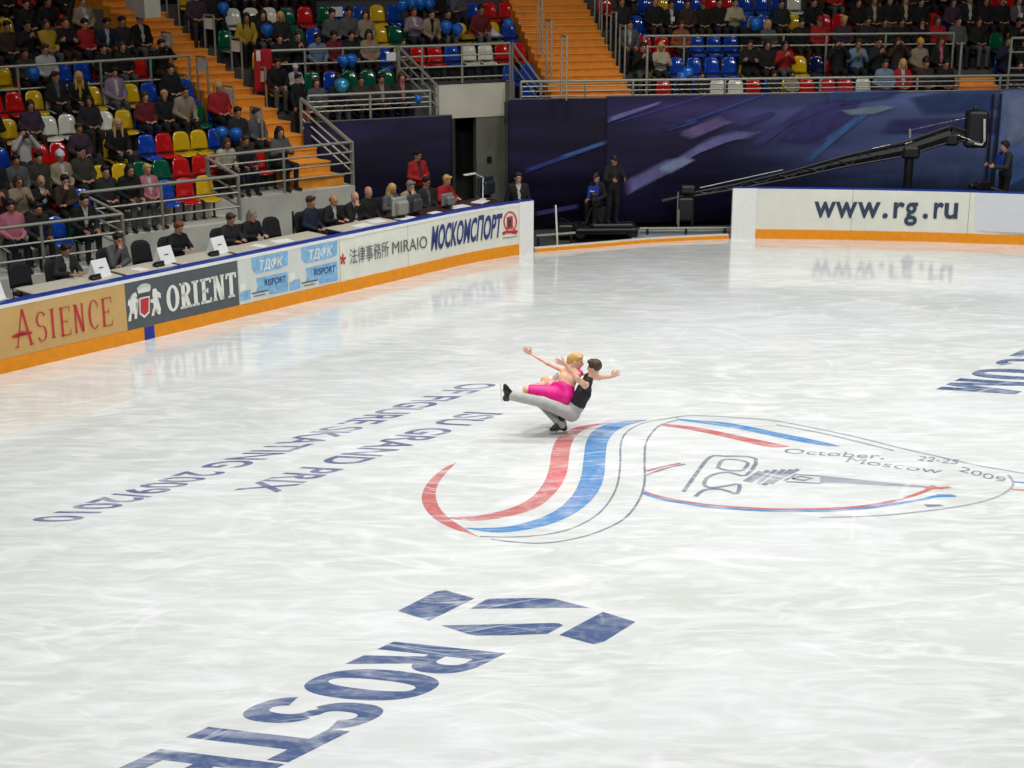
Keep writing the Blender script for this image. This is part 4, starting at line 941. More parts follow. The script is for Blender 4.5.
def seated(arms='lap', lean=0.0, yaw=0, pitch=8, roll=0, knees=.11, cross=False):
    """sits at the origin facing -y, seat top at 0.45"""
    J = dict(fwd=V3(0, -1, 0)); a = math.radians(lean); T = lambda x, y, z: V3(x, (y) * math.cos(a) - (z - .53) * math.sin(a), .53 + (z - .53) * math.cos(a) + y * math.sin(a))
    J.update(pelvis=V3(0, 0, .545), hipl=V3(-.09, -.02, .535), hipr=V3(.09, -.02, .535), chest=T(0, .015, .88), neck=T(0, .02, 1.06), shl=T(-.155, .02, .985), shr=T(.155, .02, .985))
    J['R'] = rotm(yaw, pitch, roll); J['head'] = T(0, -.015, 1.20)
    J.update(knl=V3(-knees, -.43, .53), knr=V3(knees, -.43, .53), anl=V3(-knees, -.40, .10), anr=V3(knees, -.40, .10), toel=V3(-knees - .02, -.56, .045), toer=V3(knees + .02, -.56, .045))
    if cross: J.update(knr=V3(-.02, -.46, .66), anr=V3(-.16, -.56, .32), toer=V3(-.20, -.70, .29))
    dn = V3(0, -.35, -1)
    def arm(s, el, wr, d, n, t): J['el' + s], J['wr' + s], J['hand' + s] = V3(*el), V3(*wr), (V3(*d), V3(*n), V3(*t))
    if arms == 'lap':
        arm('l', T(-.235, .0, .74), (-.12, -.22, .66), (.75, -.55, -.1), (0, 0, -1), (.5, -.9, 0)); arm('r', T(.235, .0, .74), (.12, -.24, .66), (-.75, -.5, -.1), (0, 0, -1), (-.5, -.9, 0))
    elif arms == 'knees':
        arm('l', T(-.24, -.04, .76), (-.13, -.33, .645), (.15, -1, -.1), (0, 0, -1), (1, 0, 0)); arm('r', T(.24, -.04, .76), (.13, -.33, .645), (-.15, -1, -.1), (0, 0, -1), (-1, 0, 0))
    elif arms == 'clap':
        arm('l', T(-.235, -.06, .77), (-.06, -.29, .93), (.3, -.45, .8), (1, .2, 0), (0, .5, 1)); arm('r', T(.235, -.06, .77), (.06, -.29, .93), (-.3, -.45, .8), (-1, .2, 0), (0, .5, 1))
    elif arms == 'cross':
        arm('l', T(-.235, -.06, .76), (.06, -.22, .80), (1, .1, .1), (0, 1, 0), (0, 0, 1)); arm('r', T(.235, -.06, .76), (-.06, -.25, .84), (-1, .1, .05), (0, 1, 0), (0, 0, 1))
    elif arms == 'chin':
        h = J['head']; arm('l', T(-.20, -.17, .76), h + V3(-.05, -.10, -.20), (.25, .05, 1), (.5, .8, 0), (1, -.3, 0)); arm('r', T(.235, -.05, .75), (-.03, -.25, .70), (-1, -.1, 0), (0, 0, -1), (0, -1, 0))
    elif arms == 'photo':
        h = J['head']; arm('l', T(-.26, -.17, .90), h + V3(-.10, -.17, -.07), (.35, -.3, .8), (1, .2, 0), (0, .6, -.6)); arm('r', T(.26, -.17, .90), h + V3(.10, -.17, -.07), (-.35, -.3, .8), (-1, .2, 0), (0, .6, -.6)); J['curl'] = 50
    elif arms == 'desk':
        arm('l', T(-.25, -.09, .79), (-.12, -.36, .80), (.4, -1, -.05), (0, 0, -1), (1, 0, 0)); arm('r', T(.25, -.09, .79), (.13, -.34, .80), (-.4, -1, -.05), (0, 0, -1), (-1, 0, 0))
    elif arms == 'wave':
        arm('l', T(-.235, .0, .74), (-.12, -.22, .66), (.75, -.55, -.1), (0, 0, -1), (.5, -.9, 0)); arm('r', T(.36, -.08, 1.0), (.46, -.22, 1.17), (.3, -.3, .9), (0, -1, 0), (-1, 0, 0))
    return J
def standing(arms='side', yaw=0, pitch=5, lean=0, step=.0):
    J = dict(fwd=V3(0, -1, 0)); a = math.radians(lean); T = lambda x, y, z: V3(x, y * math.cos(a) - (z - .92) * math.sin(a), .92 + (z - .92) * math.cos(a) + y * math.sin(a))
    J.update(pelvis=V3(0, 0, .96), hipl=V3(-.09, 0, .92), hipr=V3(.09, 0, .92), chest=T(0, .01, 1.28), neck=T(0, .02, 1.46), shl=T(-.17, .02, 1.40), shr=T(.17, .02, 1.40), R=rotm(yaw, pitch), head=T(0, -.01, 1.61))
    J.update(knl=V3(-.10, -.02 - step, .50), knr=V3(.10, -.02, .50), anl=V3(-.11, .02 - step, .09), anr=V3(.11, .02 + step, .09), toel=V3(-.13, -.15 - step, .04), toer=V3(.13, -.15 + step, .04))
    def arm(s, el, wr, d, n, t): J['el' + s], J['wr' + s], J['hand' + s] = V3(*el), V3(*wr), (V3(*d), V3(*n), V3(*t))
    if arms == 'side':
        arm('l', T(-.25, .03, 1.12), T(-.25, -.05, .87), (0, -.15, -1), (1, 0, 0), (0, -1, 0)); arm('r', T(.25, .03, 1.12), T(.25, -.05, .87), (0, -.15, -1), (-1, 0, 0), (0, -1, 0))
    elif arms == 'front':
        arm('l', T(-.25, -.03, 1.13), T(-.06, -.24, 1.08), (.9, -.4, .1), (0, 1, 0), (0, 0, 1)); arm('r', T(.25, -.03, 1.13), T(.08, -.26, 1.12), (-.9, -.4, .1), (0, 1, 0), (0, 0, 1))
    elif arms == 'camera':
        arm('l', T(-.27, -.14, 1.17), T(-.16, -.36, 1.20), (.3, -1, .1), (1, 0, 0), (0, 0, 1)); arm('r', T(.27, -.14, 1.17), T(.16, -.36, 1.20), (-.3, -1, .1), (-1, 0, 0), (0, 0, 1))
    return J
def hair_sdf(style):
    b = Sdf(); I = None
    if style == 'beanie':
        b.ell((0, .016, .052), (.095, .112, .105), 0, .01); b.cut((0, -.06, -.06), (.2, .13, .082)); b.cut((0, .08, -.09), (.2, .16, .075)); b.cap((-.06, -.068, .045), (.06, -.068, .045), .02, .02, 0, .01); b.ell((0, .03, .155), (.022, .022, .02), 0, .01); return b
    if style == 'cap':
        b.ell((0, .016, .05), (.09, .106, .092), 0, .01); b.cut((0, .0, -.07), (.2, .2, .10)); b.cap((-.035, -.095, .045), (.035, -.095, .045), .022, .022, 0, .01); b.cap((0, -.10, .045), (0, -.15, .035), .03, .025, 0, .02); return b
    if style == 'fringe':
        b.ell((0, .04, -.005), (.086, .078, .05), 0, .01); b.cut((0, -.08, 0), (.12, .09, .12)); return b
    b.ell((0, .020, .040), (.088, .104, .098), 0, .02)
    if style == 'short': b.cap((-.05, -.058, .095), (.05, -.058, .098), .026, .03, 0, .02)
    if style == 'bob':
        for x in (-1, 1): b.cap((x * .066, .01, .02), (x * .078, .012, -.10), .034, .034, 0, .03)
        b.cap((-.05, .07, -.02), (.05, .07, -.02), .05, .05, 0, .03); b.cap((-.05, .06, -.09), (.05, .06, -.09), .045, .045, 0, .03)
    if style == 'long':
        for x in (-1, 1): b.cap((x * .066, .01, .02), (x * .080, .01, -.12), .034, .036, 0, .03); b.cap((x * .080, .01, -.12), (x * .085, -.035, -.27), .036, .022, 0, .03)
        b.cap((-.045, .075, -.02), (-.05, .085, -.25), .05, .04, 0, .04); b.cap((.045, .075, -.02), (.05, .085, -.25), .05, .04, 0, .04)
    if style == 'bun': b.ell((0, .125, .05), (.045, .042, .042), 0, .02)
    b.cut((0, -.100, -.035), (.066, .075, .085))
    if style in ('short', 'bun'): b.cut((0, -.02, -.13), (.2, .15, .10)); b.cut((.09, -.03, -.03), (.03, .05, .05)); b.cut((-.09, -.03, -.03), (.03, .05, .05))
    return b
GEN = [mat('cloth_skin', (205, 152, 122), .55, noise=.06), mat('cloth_jacket', (30, 30, 34), .85), mat('cloth_shirt', (40, 40, 46), .85), mat('cloth_trousers', (28, 30, 38), .85), mat('cloth_shoes', (22, 20, 20), .6), mat('eye_dark', (40, 30, 26), .3, noise=0), mat('lip', (170, 96, 86), .5, noise=0)]
HAIRM = {}
def cm(kind, c, rough=.85): return mat('%s_%d_%d_%d' % (kind, *c), c, rough, noise=.14, scale=9)
POSES = {}
def pose_mesh(key, J, vox=.0115, tris=3000):
    b = figure(J); me = b.mesh('body_' + key, GEN, vox); n = len(me.polygons) * 2; bpy.data.meshes.remove(me)
    me = b.mesh('body_' + key, GEN, vox, ratio=tris / n)
    POSES[key] = (me, J['head'], J['R'])
for key, kw in dict(lap=dict(), lapl=dict(yaw=28, lean=-4), lapr=dict(arms='lap', yaw=-30, lean=3), knees=dict(arms='knees', lean=14), clap=dict(arms='clap', lean=3), cross=dict(arms='cross', pitch=3), chin=dict(arms='chin', lean=12, pitch=12),
                    photo=dict(arms='photo', pitch=2), legs=dict(arms='lap', cross=True, yaw=10), desk=dict(arms='desk', lean=10, pitch=16), wave=dict(arms='wave')).items():
    pose_mesh(key, seated(**kw))
pose_mesh('stand', standing('side')); pose_mesh('standfront', standing('front', yaw=15)); pose_mesh('standcam', standing('camera', lean=6))
HAIRS = {}
for st in ('short', 'bob', 'long', 'bun', 'beanie', 'cap', 'fringe'):
    HAIRS[st] = hair_sdf(st).mesh('hair_' + st, [mat('hair_generic', (40, 30, 26), .6)], .0125, ratio=.45)
CNAME = {k: tuple(int(v * .84) for v in c) for k, c in dict(black=(17, 17, 20), charcoal=(36, 37, 42), navy=(28, 34, 62), brown=(62, 46, 38), olive=(58, 56, 44), grey=(98, 98, 102), beige=(172, 156, 130), cream=(208, 198, 170), white=(214, 214, 212), red=(188, 26, 32), crimson=(122, 24, 36), purple=(70, 48, 74), lavender=(152, 134, 160), blue=(60, 88, 160), lightblue=(130, 160, 190), yellow=(206, 176, 40), pink=(204, 120, 140), orange=(176, 92, 44), teal=(40, 96, 100), green=(60, 110, 50)).items()}
HNAME = dict(dark=(26, 20, 18), brown=(64, 42, 28), blond=(196, 158, 96), grey=(128, 122, 114), white=(208, 204, 196), ginger=(120, 62, 32), black=(16, 14, 14), whitehat=(206, 212, 220), blackhat=(20, 20, 22), redcap=(150, 26, 30), yellowhat=(206, 160, 60))
SKINS = [(186, 138, 110), (176, 126, 98), (194, 148, 122), (166, 116, 90)]
def person(label, loc, rz, pose, top='black', hair='dark', style='short', shirt=None, trou='charcoal', group=None, scale=1.0, badge=False, shoes=(22, 20, 20), parent=None):
    me, hp, R = POSES[pose]; o = link('person', me); o.location = loc; o.rotation_euler = (0, 0, rz); o.scale = (scale,) * 3
    tag(o, label, 'person', group)
    cols = [cm('skin', random.choice(SKINS), .55), cm('cloth', CNAME[top]), cm('cloth', CNAME[shirt or top]), cm('cloth', CNAME[trou]), cm('shoe', shoes, .6)]
    for i, m in enumerate(cols):
        o.material_slots[i].link = 'OBJECT'; o.material_slots[i].material = m
    if style != 'bald':
        h = link('hair' if style not in ('beanie', 'cap') else 'hat', HAIRS[style], o); h.matrix_local = Matrix.Translation(Vector(hp)) @ Matrix([list(r) for r in R]).to_4x4()
        h.material_slots[0].link = 'OBJECT'; h.material_slots[0].material = cm('hair', HNAME[hair], .6)
    if badge:
        bd = link('badge', BADGE, o); bd.location = (0.02, -.165, .83)
    return o
BADGE = MB().box((0, 0, 0), (.085, .008, .12)).mesh('badge', M['paper'])
# ------------------------------------------------------------------ plastic seats
SEATC = dict(red=(196, 26, 28), yellow=(214, 178, 24), blue=(22, 70, 176), green=(8, 92, 66), white=(222, 224, 212), orange=(206, 58, 24), navy=(16, 26, 70))
def seat_meshes():
    # backrest: rounded-top curved shell
    nx, nz = 9, 9; vs = []; fs = []
    for side in (0, 1):
        for j in range(nz):
            t = j / (nz - 1)
            for i in range(nx):
                u = i / (nx - 1) * 2 - 1; hw = .205 * (1 - .10 * t); top = .42 - .09 * (abs(u) ** 4); z = .46 + top * t
                x = u * hw; y = .235 + .05 * t - .045 * (u * u) + side * .022 + .02 * math.sin(t * PI) * -1
                vs.append((x, y, z))
    n = nx * nz
    for j in range(nz - 1):
        for i in range(nx - 1):
            a = j * nx + i; fs.append((a, a + 1, a + nx + 1, a + nx)); fs.append((n + a, n + a + nx, n + a + nx + 1, n + a + 1))
    for i in range(nx - 1): fs.append((i + 1, i, n + i, n + i + 1)); a = (nz - 1) * nx + i; fs.append((a, a + 1, n + a + 1, n + a))
    for j in range(nz - 1): a = j * nx; fs.append((a, a + nx, n + a + nx, n + a)); a = j * nx + nx - 1; fs.append((a + nx, a, n + a, n + a + nx))
    back = MB().add(vs, fs).mesh('seat_backrest', GEN[0], True)
    vs = []; fs = []; ny = 7
    for side in (0, 1):
        for j in range(ny):
            t = j / (ny - 1)
            for i in range(nx):
                u = i / (nx - 1) * 2 - 1; hw = .205 * (1 - .12 * (1 - t) ** 3)
                vs.append((u * hw, -.20 + .43 * t, .425 + .022 * u * u + .012 * (t - .35) - (.03 * max(0, .25 - t) / .25) - side * .022))
    n = nx * ny
    for j in range(ny - 1):
        for i in range(nx - 1):
            a = j * nx + i; fs.append((a, a + 1, a + nx + 1, a + nx)); fs.append((n + a, n + a + nx, n + a + nx + 1, n + a + 1))
    for i in range(nx - 1): fs.append((i + 1, i, n + i, n + i + 1)); a = (ny - 1) * nx + i; fs.append((a, a + 1, n + a + 1, n + a))
    for j in range(ny - 1): a = j * nx; fs.append((a, a + nx, n + a + nx, n + a)); a = j * nx + nx - 1; fs.append((a + nx, a, n + a, n + a + nx))
    pan = MB().add(vs, fs).mesh('seat_pan', GEN[0], True)
    m = MB()
    for x in (-.12, .12): m.box((x, .06, .20), (.03, .05, .40)); m.box((x, .06, .012), (.05, .16, .024))
    m.box((0, .06, .388), (.34, .10, .025)); m.box((0, .225, .43), (.30, .02, .06))
    return back, pan, m.mesh('seat_bracket', M['dark'])
SB, SP, SK = seat_meshes()
SEATM = {k: mat('seat_' + k, c, .12, spec=.6, noise=.05, coat=.6) for k, c in SEATC.items()}
n_seat = [0]
def seat(loc, rz, c, label, group):
    r = thing('stadium_seat', label, 'seat', loc, rz, group)
    for nm, me in (('backrest', SB), ('seat_pan', SP)):
        o = link(nm, me, r); o.material_slots[0].link = 'OBJECT'; o.material_slots[0].material = SEATM[c]
    link('bracket', SK, r); n_seat[0] += 1; return r

# ------------------------------------------------------------------ who sits where (survey of the photograph, crops of 200x150 px)
Z = {1: (0, 0), 7: (0, 130), 2: (160, 0), 8: (160, 120), 3: (340, 0), 4: (520, 0), 5: (680, 0), 6: (824, 0)}
# person: x y top hair style pose [shirt]   seat: x y colour
LEFT_P = """1 25 30 black dark short lap white|1 150 12 black dark short lap|1 205 20 black brown short knees|1 375 5 beige brown short lap white|1 462 10 grey brown bob lap|1 45 140 black dark bob lap|1 88 130 brown dark short lap|1 170 140 black dark short clap|1 240 130 yellow brown bob lap|1 318 115 black brown short cross
1 415 130 red dark short lap|1 485 115 navy dark short knees white|1 575 110 charcoal dark short lap|1 638 90 black dark short lap white|1 180 215 olive dark short lap|1 240 215 white brown short legs|1 470 215 black dark short lap|1 540 235 black brown bob lap|1 820 195 black dark short photo
1 930 328 grey dark short legs|1 270 370 black brown short lapl grey|1 350 380 black blond long knees yellow|1 580 348 lavender dark short lap white|1 60 520 black dark short chin white|1 240 515 purple dark bob lap|1 505 500 charcoal dark bob lapr|1 665 490 crimson brown long lap|1 750 470 black blond short lapr|1 805 465 beige dark short knees|1 985 458 red blond bob lap
1 10 590 grey dark short lap|1 195 680 white dark short photo|1 650 625 black blond long knees|1 585 675 purple brown short lap|1 1000 600 charcoal dark short lap|1 8 385 black dark short lap|7 65 140 black dark bob lap|7 150 108 grey dark short lap|7 212 102 olive dark short legs|7 343 95 beige whitehat beanie lap white|7 405 105 olive dark short lapl
7 5 255 black brown short lap white|7 60 265 brown dark bob clap orange|7 140 268 beige brown bob clap|7 268 228 black grey fringe clap white|7 375 248 brown dark short chin|7 580 205 charcoal dark short lap|7 665 195 black dark bob knees|7 727 243 pink blond short lap white|8 150 222 grey brown long lap|7 5 405 black dark short lap|7 85 395 pink dark short lap|7 155 385 charcoal dark short knees|7 360 335 black dark short knees white
2 260 500 purple black short lap|2 235 580 grey brown short lap|2 300 575 black white bob legs red|8 310 105 cream brown bob knees|8 405 102 charcoal brown short knees|8 560 68 grey black long cross|7 600 10 purple brown short lap|7 690 25 black dark short knees|2 10 330 black dark short lap"""
LEFT_S = """1 85 78 yellow|1 268 92 orange|1 95 320 yellow|1 365 330 blue|1 600 298 red|1 70 475 red|1 148 470 red|1 205 462 yellow|1 485 450 yellow|1 660 437 yellow|1 740 430 blue|1 825 430 blue|1 305 590 white|1 385 603 white|1 570 580 white|1 600 572 yellow|1 795 700 red|1 875 692 yellow|1 725 700 blue|1 940 675 blue|1 525 710 red|1 35 752 yellow|1 105 745 blue|1 915 560 green|1 180 612 yellow|7 525 55 red|7 475 187 yellow|7 532 192 yellow|7 705 175 green|7 790 168 green|7 945 150 red|7 1010 135 red|7 455 312 blue|7 785 287 blue|7 870 280 red|7 920 268 yellow|7 240 440 blue|8 55 82 yellow|8 492 190 red|1 450 325 blue"""
MID_P = """2 190 15 purple dark short lap|2 268 20 black dark short lap|2 390 80 yellow dark long knees|2 460 195 black dark short legs white|2 650 100 black black long lap|2 705 80 charcoal blond bob lap|2 685 165 black dark short lap|2 770 180 black brown short clap|2 850 200 lightblue dark short knees|2 945 175 black dark short lap|2 960 60 grey dark short lap|2 655 310 black dark short knees
3 40 60 grey dark short lap|3 135 50 beige brown bob lap|3 20 178 crimson dark short lap|3 112 180 beige dark bob lap pink|3 398 58 lavender brown short cross white|3 500 60 beige dark short knees black|3 970 50 black dark short lap|3 105 395 olive dark short lap|3 210 408 brown dark short lap beige|3 315 388 charcoal brown bob lap pink|3 600 12 crimson dark short knees|3 530 10 black dark short knees|2 800 440 grey brown bob lap"""
MID_S = """2 385 45 white|2 470 45 white|2 555 50 white|2 640 40 green|2 720 40 red|2 905 40 green|2 985 38 blue|2 270 175 green|2 315 172 green|2 795 160 green|2 860 150 blue|2 580 290 yellow|2 545 460 red|2 800 382 green|2 900 385 blue|2 985 380 green|3 60 38 blue|3 150 32 yellow|3 235 40 blue|3 215 145 yellow|3 280 138 green|3 685 40 blue|3 765 40 red|3 855 38 red|3 575 118 yellow|3 652 130 yellow|3 745 118 blue|3 825 130 red|3 355 258 red|3 455 258 red|3 540 262 blue|3 630 260 white|3 715 256 white|3 805 250 red|3 905 238 red|3 945 370 blue|3 970 230 green|3 65 385 green|3 155 380 green|3 250 382 red|3 185 250 blue|4 130 355 blue|4 25 360 blue"""
FAR_P = """4 510 40 brown dark short lap|4 562 22 charcoal brown short lap|4 705 30 black dark short lap|4 780 28 black dark short lap white|4 828 50 brown dark short lap|4 990 30 black redcap cap lap|4 565 150 grey dark short knees white|4 862 122 orange brown short lap|4 712 250 black dark short clap|4 790 248 cream blond bob cross
5 175 28 black dark short lap|5 240 30 cream dark short cross|5 342 128 black blond bob lap|5 410 95 grey blond bob lapl|5 622 125 black blackhat beanie lap|5 715 120 red redcap cap lap|5 560 10 charcoal dark short lap|5 655 8 black dark short knees|5 855 60 black dark bob lap|5 935 15 charcoal brown long lap cream|5 1010 130 charcoal dark short lap|5 290 250 black dark short cross|5 392 258 black dark long lap|5 480 242 red dark long clap|5 800 250 black dark short photo|5 908 258 lightblue brown short clap green
6 280 25 black dark bob lap|6 392 15 black brown long lap cream|6 500 10 black dark short lap|6 560 22 purple brown bob lap|6 688 18 black dark short lap white|6 808 20 black dark bob lap|6 890 20 black dark short lap|6 992 28 grey dark long lap white|6 280 130 charcoal dark short lap|6 378 118 black dark short lap|6 490 132 black dark bob chin|6 580 128 red brown bob lap|6 686 130 grey dark short lap|6 790 140 black dark bob lap|6 985 130 black dark short clap
6 275 252 charcoal dark short clap|6 376 232 brown brown bob photo|6 490 245 beige yellowhat beanie lap|6 596 240 black brown long lap pink|6 310 342 lightblue dark short lap|6 400 345 red blond bob lap white|6 520 340 brown blackhat beanie lap|6 622 335 black dark short lap"""
FAR_S = """4 495 115 blue|4 598 115 blue|4 430 20 red|4 720 14 blue|4 820 10 yellow|4 905 30 blue|4 985 18 red|4 660 220 red|4 752 215 red|4 950 210 blue|4 890 330 blue|4 1000 330 blue|5 88 20 blue|5 175 18 red|5 285 15 blue|5 368 20 blue|5 460 8 blue|5 470 48 white|5 450 105 blue|5 535 118 blue|5 635 106 yellow|5 735 106 red|5 135 207 blue|5 215 204 blue|5 582 325 yellow|5 700 325 navy|5 75 332 blue|5 188 332 blue|5 205 432 white|5 255 432 white|5 330 432 red|5 630 432 red|5 770 430 red|5 838 430 red|5 930 430 white|6 480 90 red|6 10 100 red|6 885 218 green|6 880 8 red|6 960 8 red|4 760 440 red"""
CHILD = """F 5 425 362 charcoal brown short lap|F 5 545 362 beige brown short lap|F 5 130 372 black dark short lap|F 4 960 378 charcoal dark short lap|M 4 100 212 red brown short lap yellow|M 3 340 150 purple brown short lap|M 2 722 338 white whitehat beanie lap blue"""
BAD = lambda z: None
def parse(txt, seatmode):
    out = []
    for it in txt.replace('\n', '|').split('|'):
        if not it.strip(): continue
        f = it.split(); ox, oy = Z[int(f[0])]; out.append((ox + float(f[1]) / 5.12, oy + float(f[2]) / 5.12, f[3:]))
    return out
ROWS = {}
def place(B, key, items, kind, zt, dn):
    for px, py, spec in items:
        best = None
        for k in B.Z:
            if (key, k) not in EXT: continue
            s_, z_ = B.s_of_px(px, py, k, dn); e = abs(z_ - B.Z[k] - zt)
            inside = any(a - .25 <= s_ <= b + .25 for a, b in EXT[key, k])
            if inside and (best is None or e < best[0]): best = (e, k, s_)
        if best and best[0] < .45: ROWS.setdefault((key, best[1]), []).append([best[2], kind, spec])
PITCH = 0.50
for key, B, pp, ss in (('L', BL, LEFT_P, LEFT_S), ('M', BM, MID_P, MID_S), ('F', BF, FAR_P, FAR_S)):
    place(B, key, parse(pp, 0), 'P', 1.20, .62); place(B, key, [(x, y, s) for x, y, s in parse(ss, 1)], 'S', .68, .88)
    ch = [c.split(' ', 1) for c in CHILD.replace('\n', '|').split('|')]
    place(B, key, parse('|'.join(c[1] for c in ch if c[0] == key), 0), 'C', 1.05, .62)
BW = dict(L='left block', M='middle block', F='far block'); SW = dict(L='stairs', M='narrow stairs', F='wide stairs')
def nth(n): return '%d%s' % (n, 'th' if 10 <= n % 100 <= 20 else {1: 'st', 2: 'nd', 3: 'rd'}.get(n % 10, 'th'))
rnd = random.Random(11)
FTOP = ['black'] * 9 + ['charcoal'] * 4 + ['navy', 'brown', 'olive', 'grey', 'purple', 'crimson', 'black', 'beige', 'red', 'blue', 'cream']
FSEAT = dict(L=['red', 'yellow', 'blue', 'green', 'white'], M=['blue', 'red', 'green', 'yellow'], F=['blue', 'blue', 'red', 'yellow', 'red', 'green'])
FILLP = dict(L=.86, M=.62, F=.78)
people = 0
for key, B in (('L', BL), ('M', BM), ('F', BF)):
    for k in sorted(B.Z):
        if (key, k) not in EXT: continue
        full = []
        for a, b in EXT[key, k]:
            it = sorted([r for r in ROWS.get((key, k), []) if a - .3 <= r[0] <= b + .3], key=lambda r: r[0])
            for r in it: r[0] = min(max(r[0], a), b)
            for _ in range(40):  # keep neighbours a seat apart
                for p, q in zip(it, it[1:]):
                    g = .46 - (q[0] - p[0])
                    if g > 0: p[0] -= g / 2; q[0] += g / 2
            keep = []
            for r in it:
                if a - .08 <= r[0] <= b + .08 and (not keep or r[0] - keep[-1][0] > .40): keep.append(r)
            pts = [a - .25] + [r[0] for r in keep] + [b + .25]
            for p, q, fst, lst in zip(pts, pts[1:], [True] + [False] * len(keep), [False] * len(keep) + [True]):
                gap = (q - p) - (.0 if not (fst or lst) else 0); n = int(round(gap / PITCH)) - 1
                if n < 1 or gap / (n + 1) < .455: n = int(gap / .46) - 1
                for i in range(max(0, n)): keep.append([p + gap * (i + 1) / (n + 1), 'X', None])
            full += keep
        full.sort(key=lambda r: r[0])
        if key == 'L': full = full[::-1]
        n = 0
        for r in full:
            n += 1
            w = B.at(k, r[0], .62); px, py = project(w + Vector((0, 0, .9)))
            if px < -26 or px > 1050 or py < -14 or (key == 'L' and k == 1 and px < -10): continue
            where = '%s tier, %s, %s from %s' % (ORD[k], BW[key], nth(n), SW[key])
            kind, spec = r[1], r[2]
            if kind == 'X':
                dark_zone = 1.0 if (key == 'F' and px > 840) else 0.0
                if rnd.random() < FILLP[key] + .25 * dark_zone:
                    kind = 'P'; stl = rnd.choice(['short', 'short', 'short', 'bob', 'long', 'bob', 'bun', 'beanie'])
                    spec = [rnd.choice(FTOP), rnd.choice(['dark', 'dark', 'brown', 'black', 'blond', 'grey']) if stl != 'beanie' else rnd.choice(['blackhat', 'whitehat', 'redcap']), stl, rnd.choice(['lap', 'lap', 'lapl', 'lapr', 'knees', 'cross', 'clap', 'legs', 'chin'])]
                else: kind, spec = 'S', [rnd.choice(FSEAT[key])]
            col = spec[0] if kind == 'S' else rnd.choice(FSEAT[key])
            if kind == 'S': seat(w, B.a, col, 'empty %s plastic seat, %s' % (col, where), 'empty %s seats' % col)
            else:
                hid = py > 90 and key == 'L' and k <= 2
                seat(w, B.a, col, 'occupied %s plastic seat, %s' % (col, where), 'occupied seats')
                top, hr, stl, pose = spec[:4]; sh = spec[4] if len(spec) > 4 else None
                act = dict(clap=' clapping', photo=' taking a photo', chin=' chin on hand', cross=' arms folded', knees=' leaning forward').get(pose, '')
                hd = {'whitehat': 'white hat', 'blackhat': 'black hat', 'redcap': 'red cap', 'yellowhat': 'yellow hat'}.get(hr)
                lab = ('%s in %s%s%s, ' % ('child' if kind == 'C' else 'spectator', top, (', ' + hd) if hd else (', ' + hr + ' hair'), act)) + where
                sc = rnd.uniform(.97, 1.05) if kind != 'C' else .74
                pz = 0 if kind != 'C' else .45 * (1 - .74)
                o = person(lab, w + Vector((0, 0, pz)) + B.n * (-.015), B.a + rnd.uniform(-.06, .06), pose, top, hr, stl, sh, rnd.choice(['charcoal', 'black', 'navy', 'charcoal', 'brown', 'grey']) if (len(spec) < 6) else spec[5], 'spectators in the ' + BW[key], sc, badge=(sh == 'white' and rnd.random() < .5))
                people += 1
                if pose == 'photo': tag(MB().bbox((0, 0, 0), (.12, .05, .075), .012).lathe([(.028, 0), (.03, .03), (.026, .04)], (0, -.02, 0), 12, 0, Matrix.Rotation(PI / 2, 3, 'X')).build('camera_phone', M['black'], None, loc=o.matrix_world @ Vector((0, 0, 0))), 'small black camera held up, ' + where, 'camera').matrix_world = Matrix.Translation(w + Vector((0, 0, pz))) @ Matrix.Rotation(B.a, 4, 'Z') @ Matrix.Translation((0, -.235 * sc, 1.145 * sc))
print('PEOPLE', people, 'SEATS', n_seat[0])
# ------------------------------------------------------------------ balloons and odd things in the stands
BAL = (24, 104, 200)
def balloon(px, py, key, k, dn, d, label, c=BAL, foil=False):
    B = dict(L=BL, M=BM, F=BF)[key]; q = at_plane(px, py, B.n * (B.N[k] + dn), B.n)
    m = MB().lathe([(.004, -d * .62), (d * .16, -d * .52), (d * .32, -d * .33), (d * .45, -d * .08), (d * .49, d * .12), (d * .44, d * .30), (d * .30, d * .43), (d * .12, d * .50), (.002, d * .51)], n=18)
    o = m.build('balloon', mat('balloon_foil', (90, 190, 235), .08, metal=.6) if foil else mat('balloon_%d_%d_%d' % c, c, .15, coat=.5, noise=.05), None, True, loc=q)
    tag(o, label, 'balloon', 'balloons in the stands'); kn = MB().lathe([(.002, -d * .62), (.018, -d * .68), (.012, -d * .66)], n=8).build('knot', o.data.materials[0], o); return o
def zb(z, x, y): return Z[z][0] + x / 5.12, Z[z][1] + y / 5.12
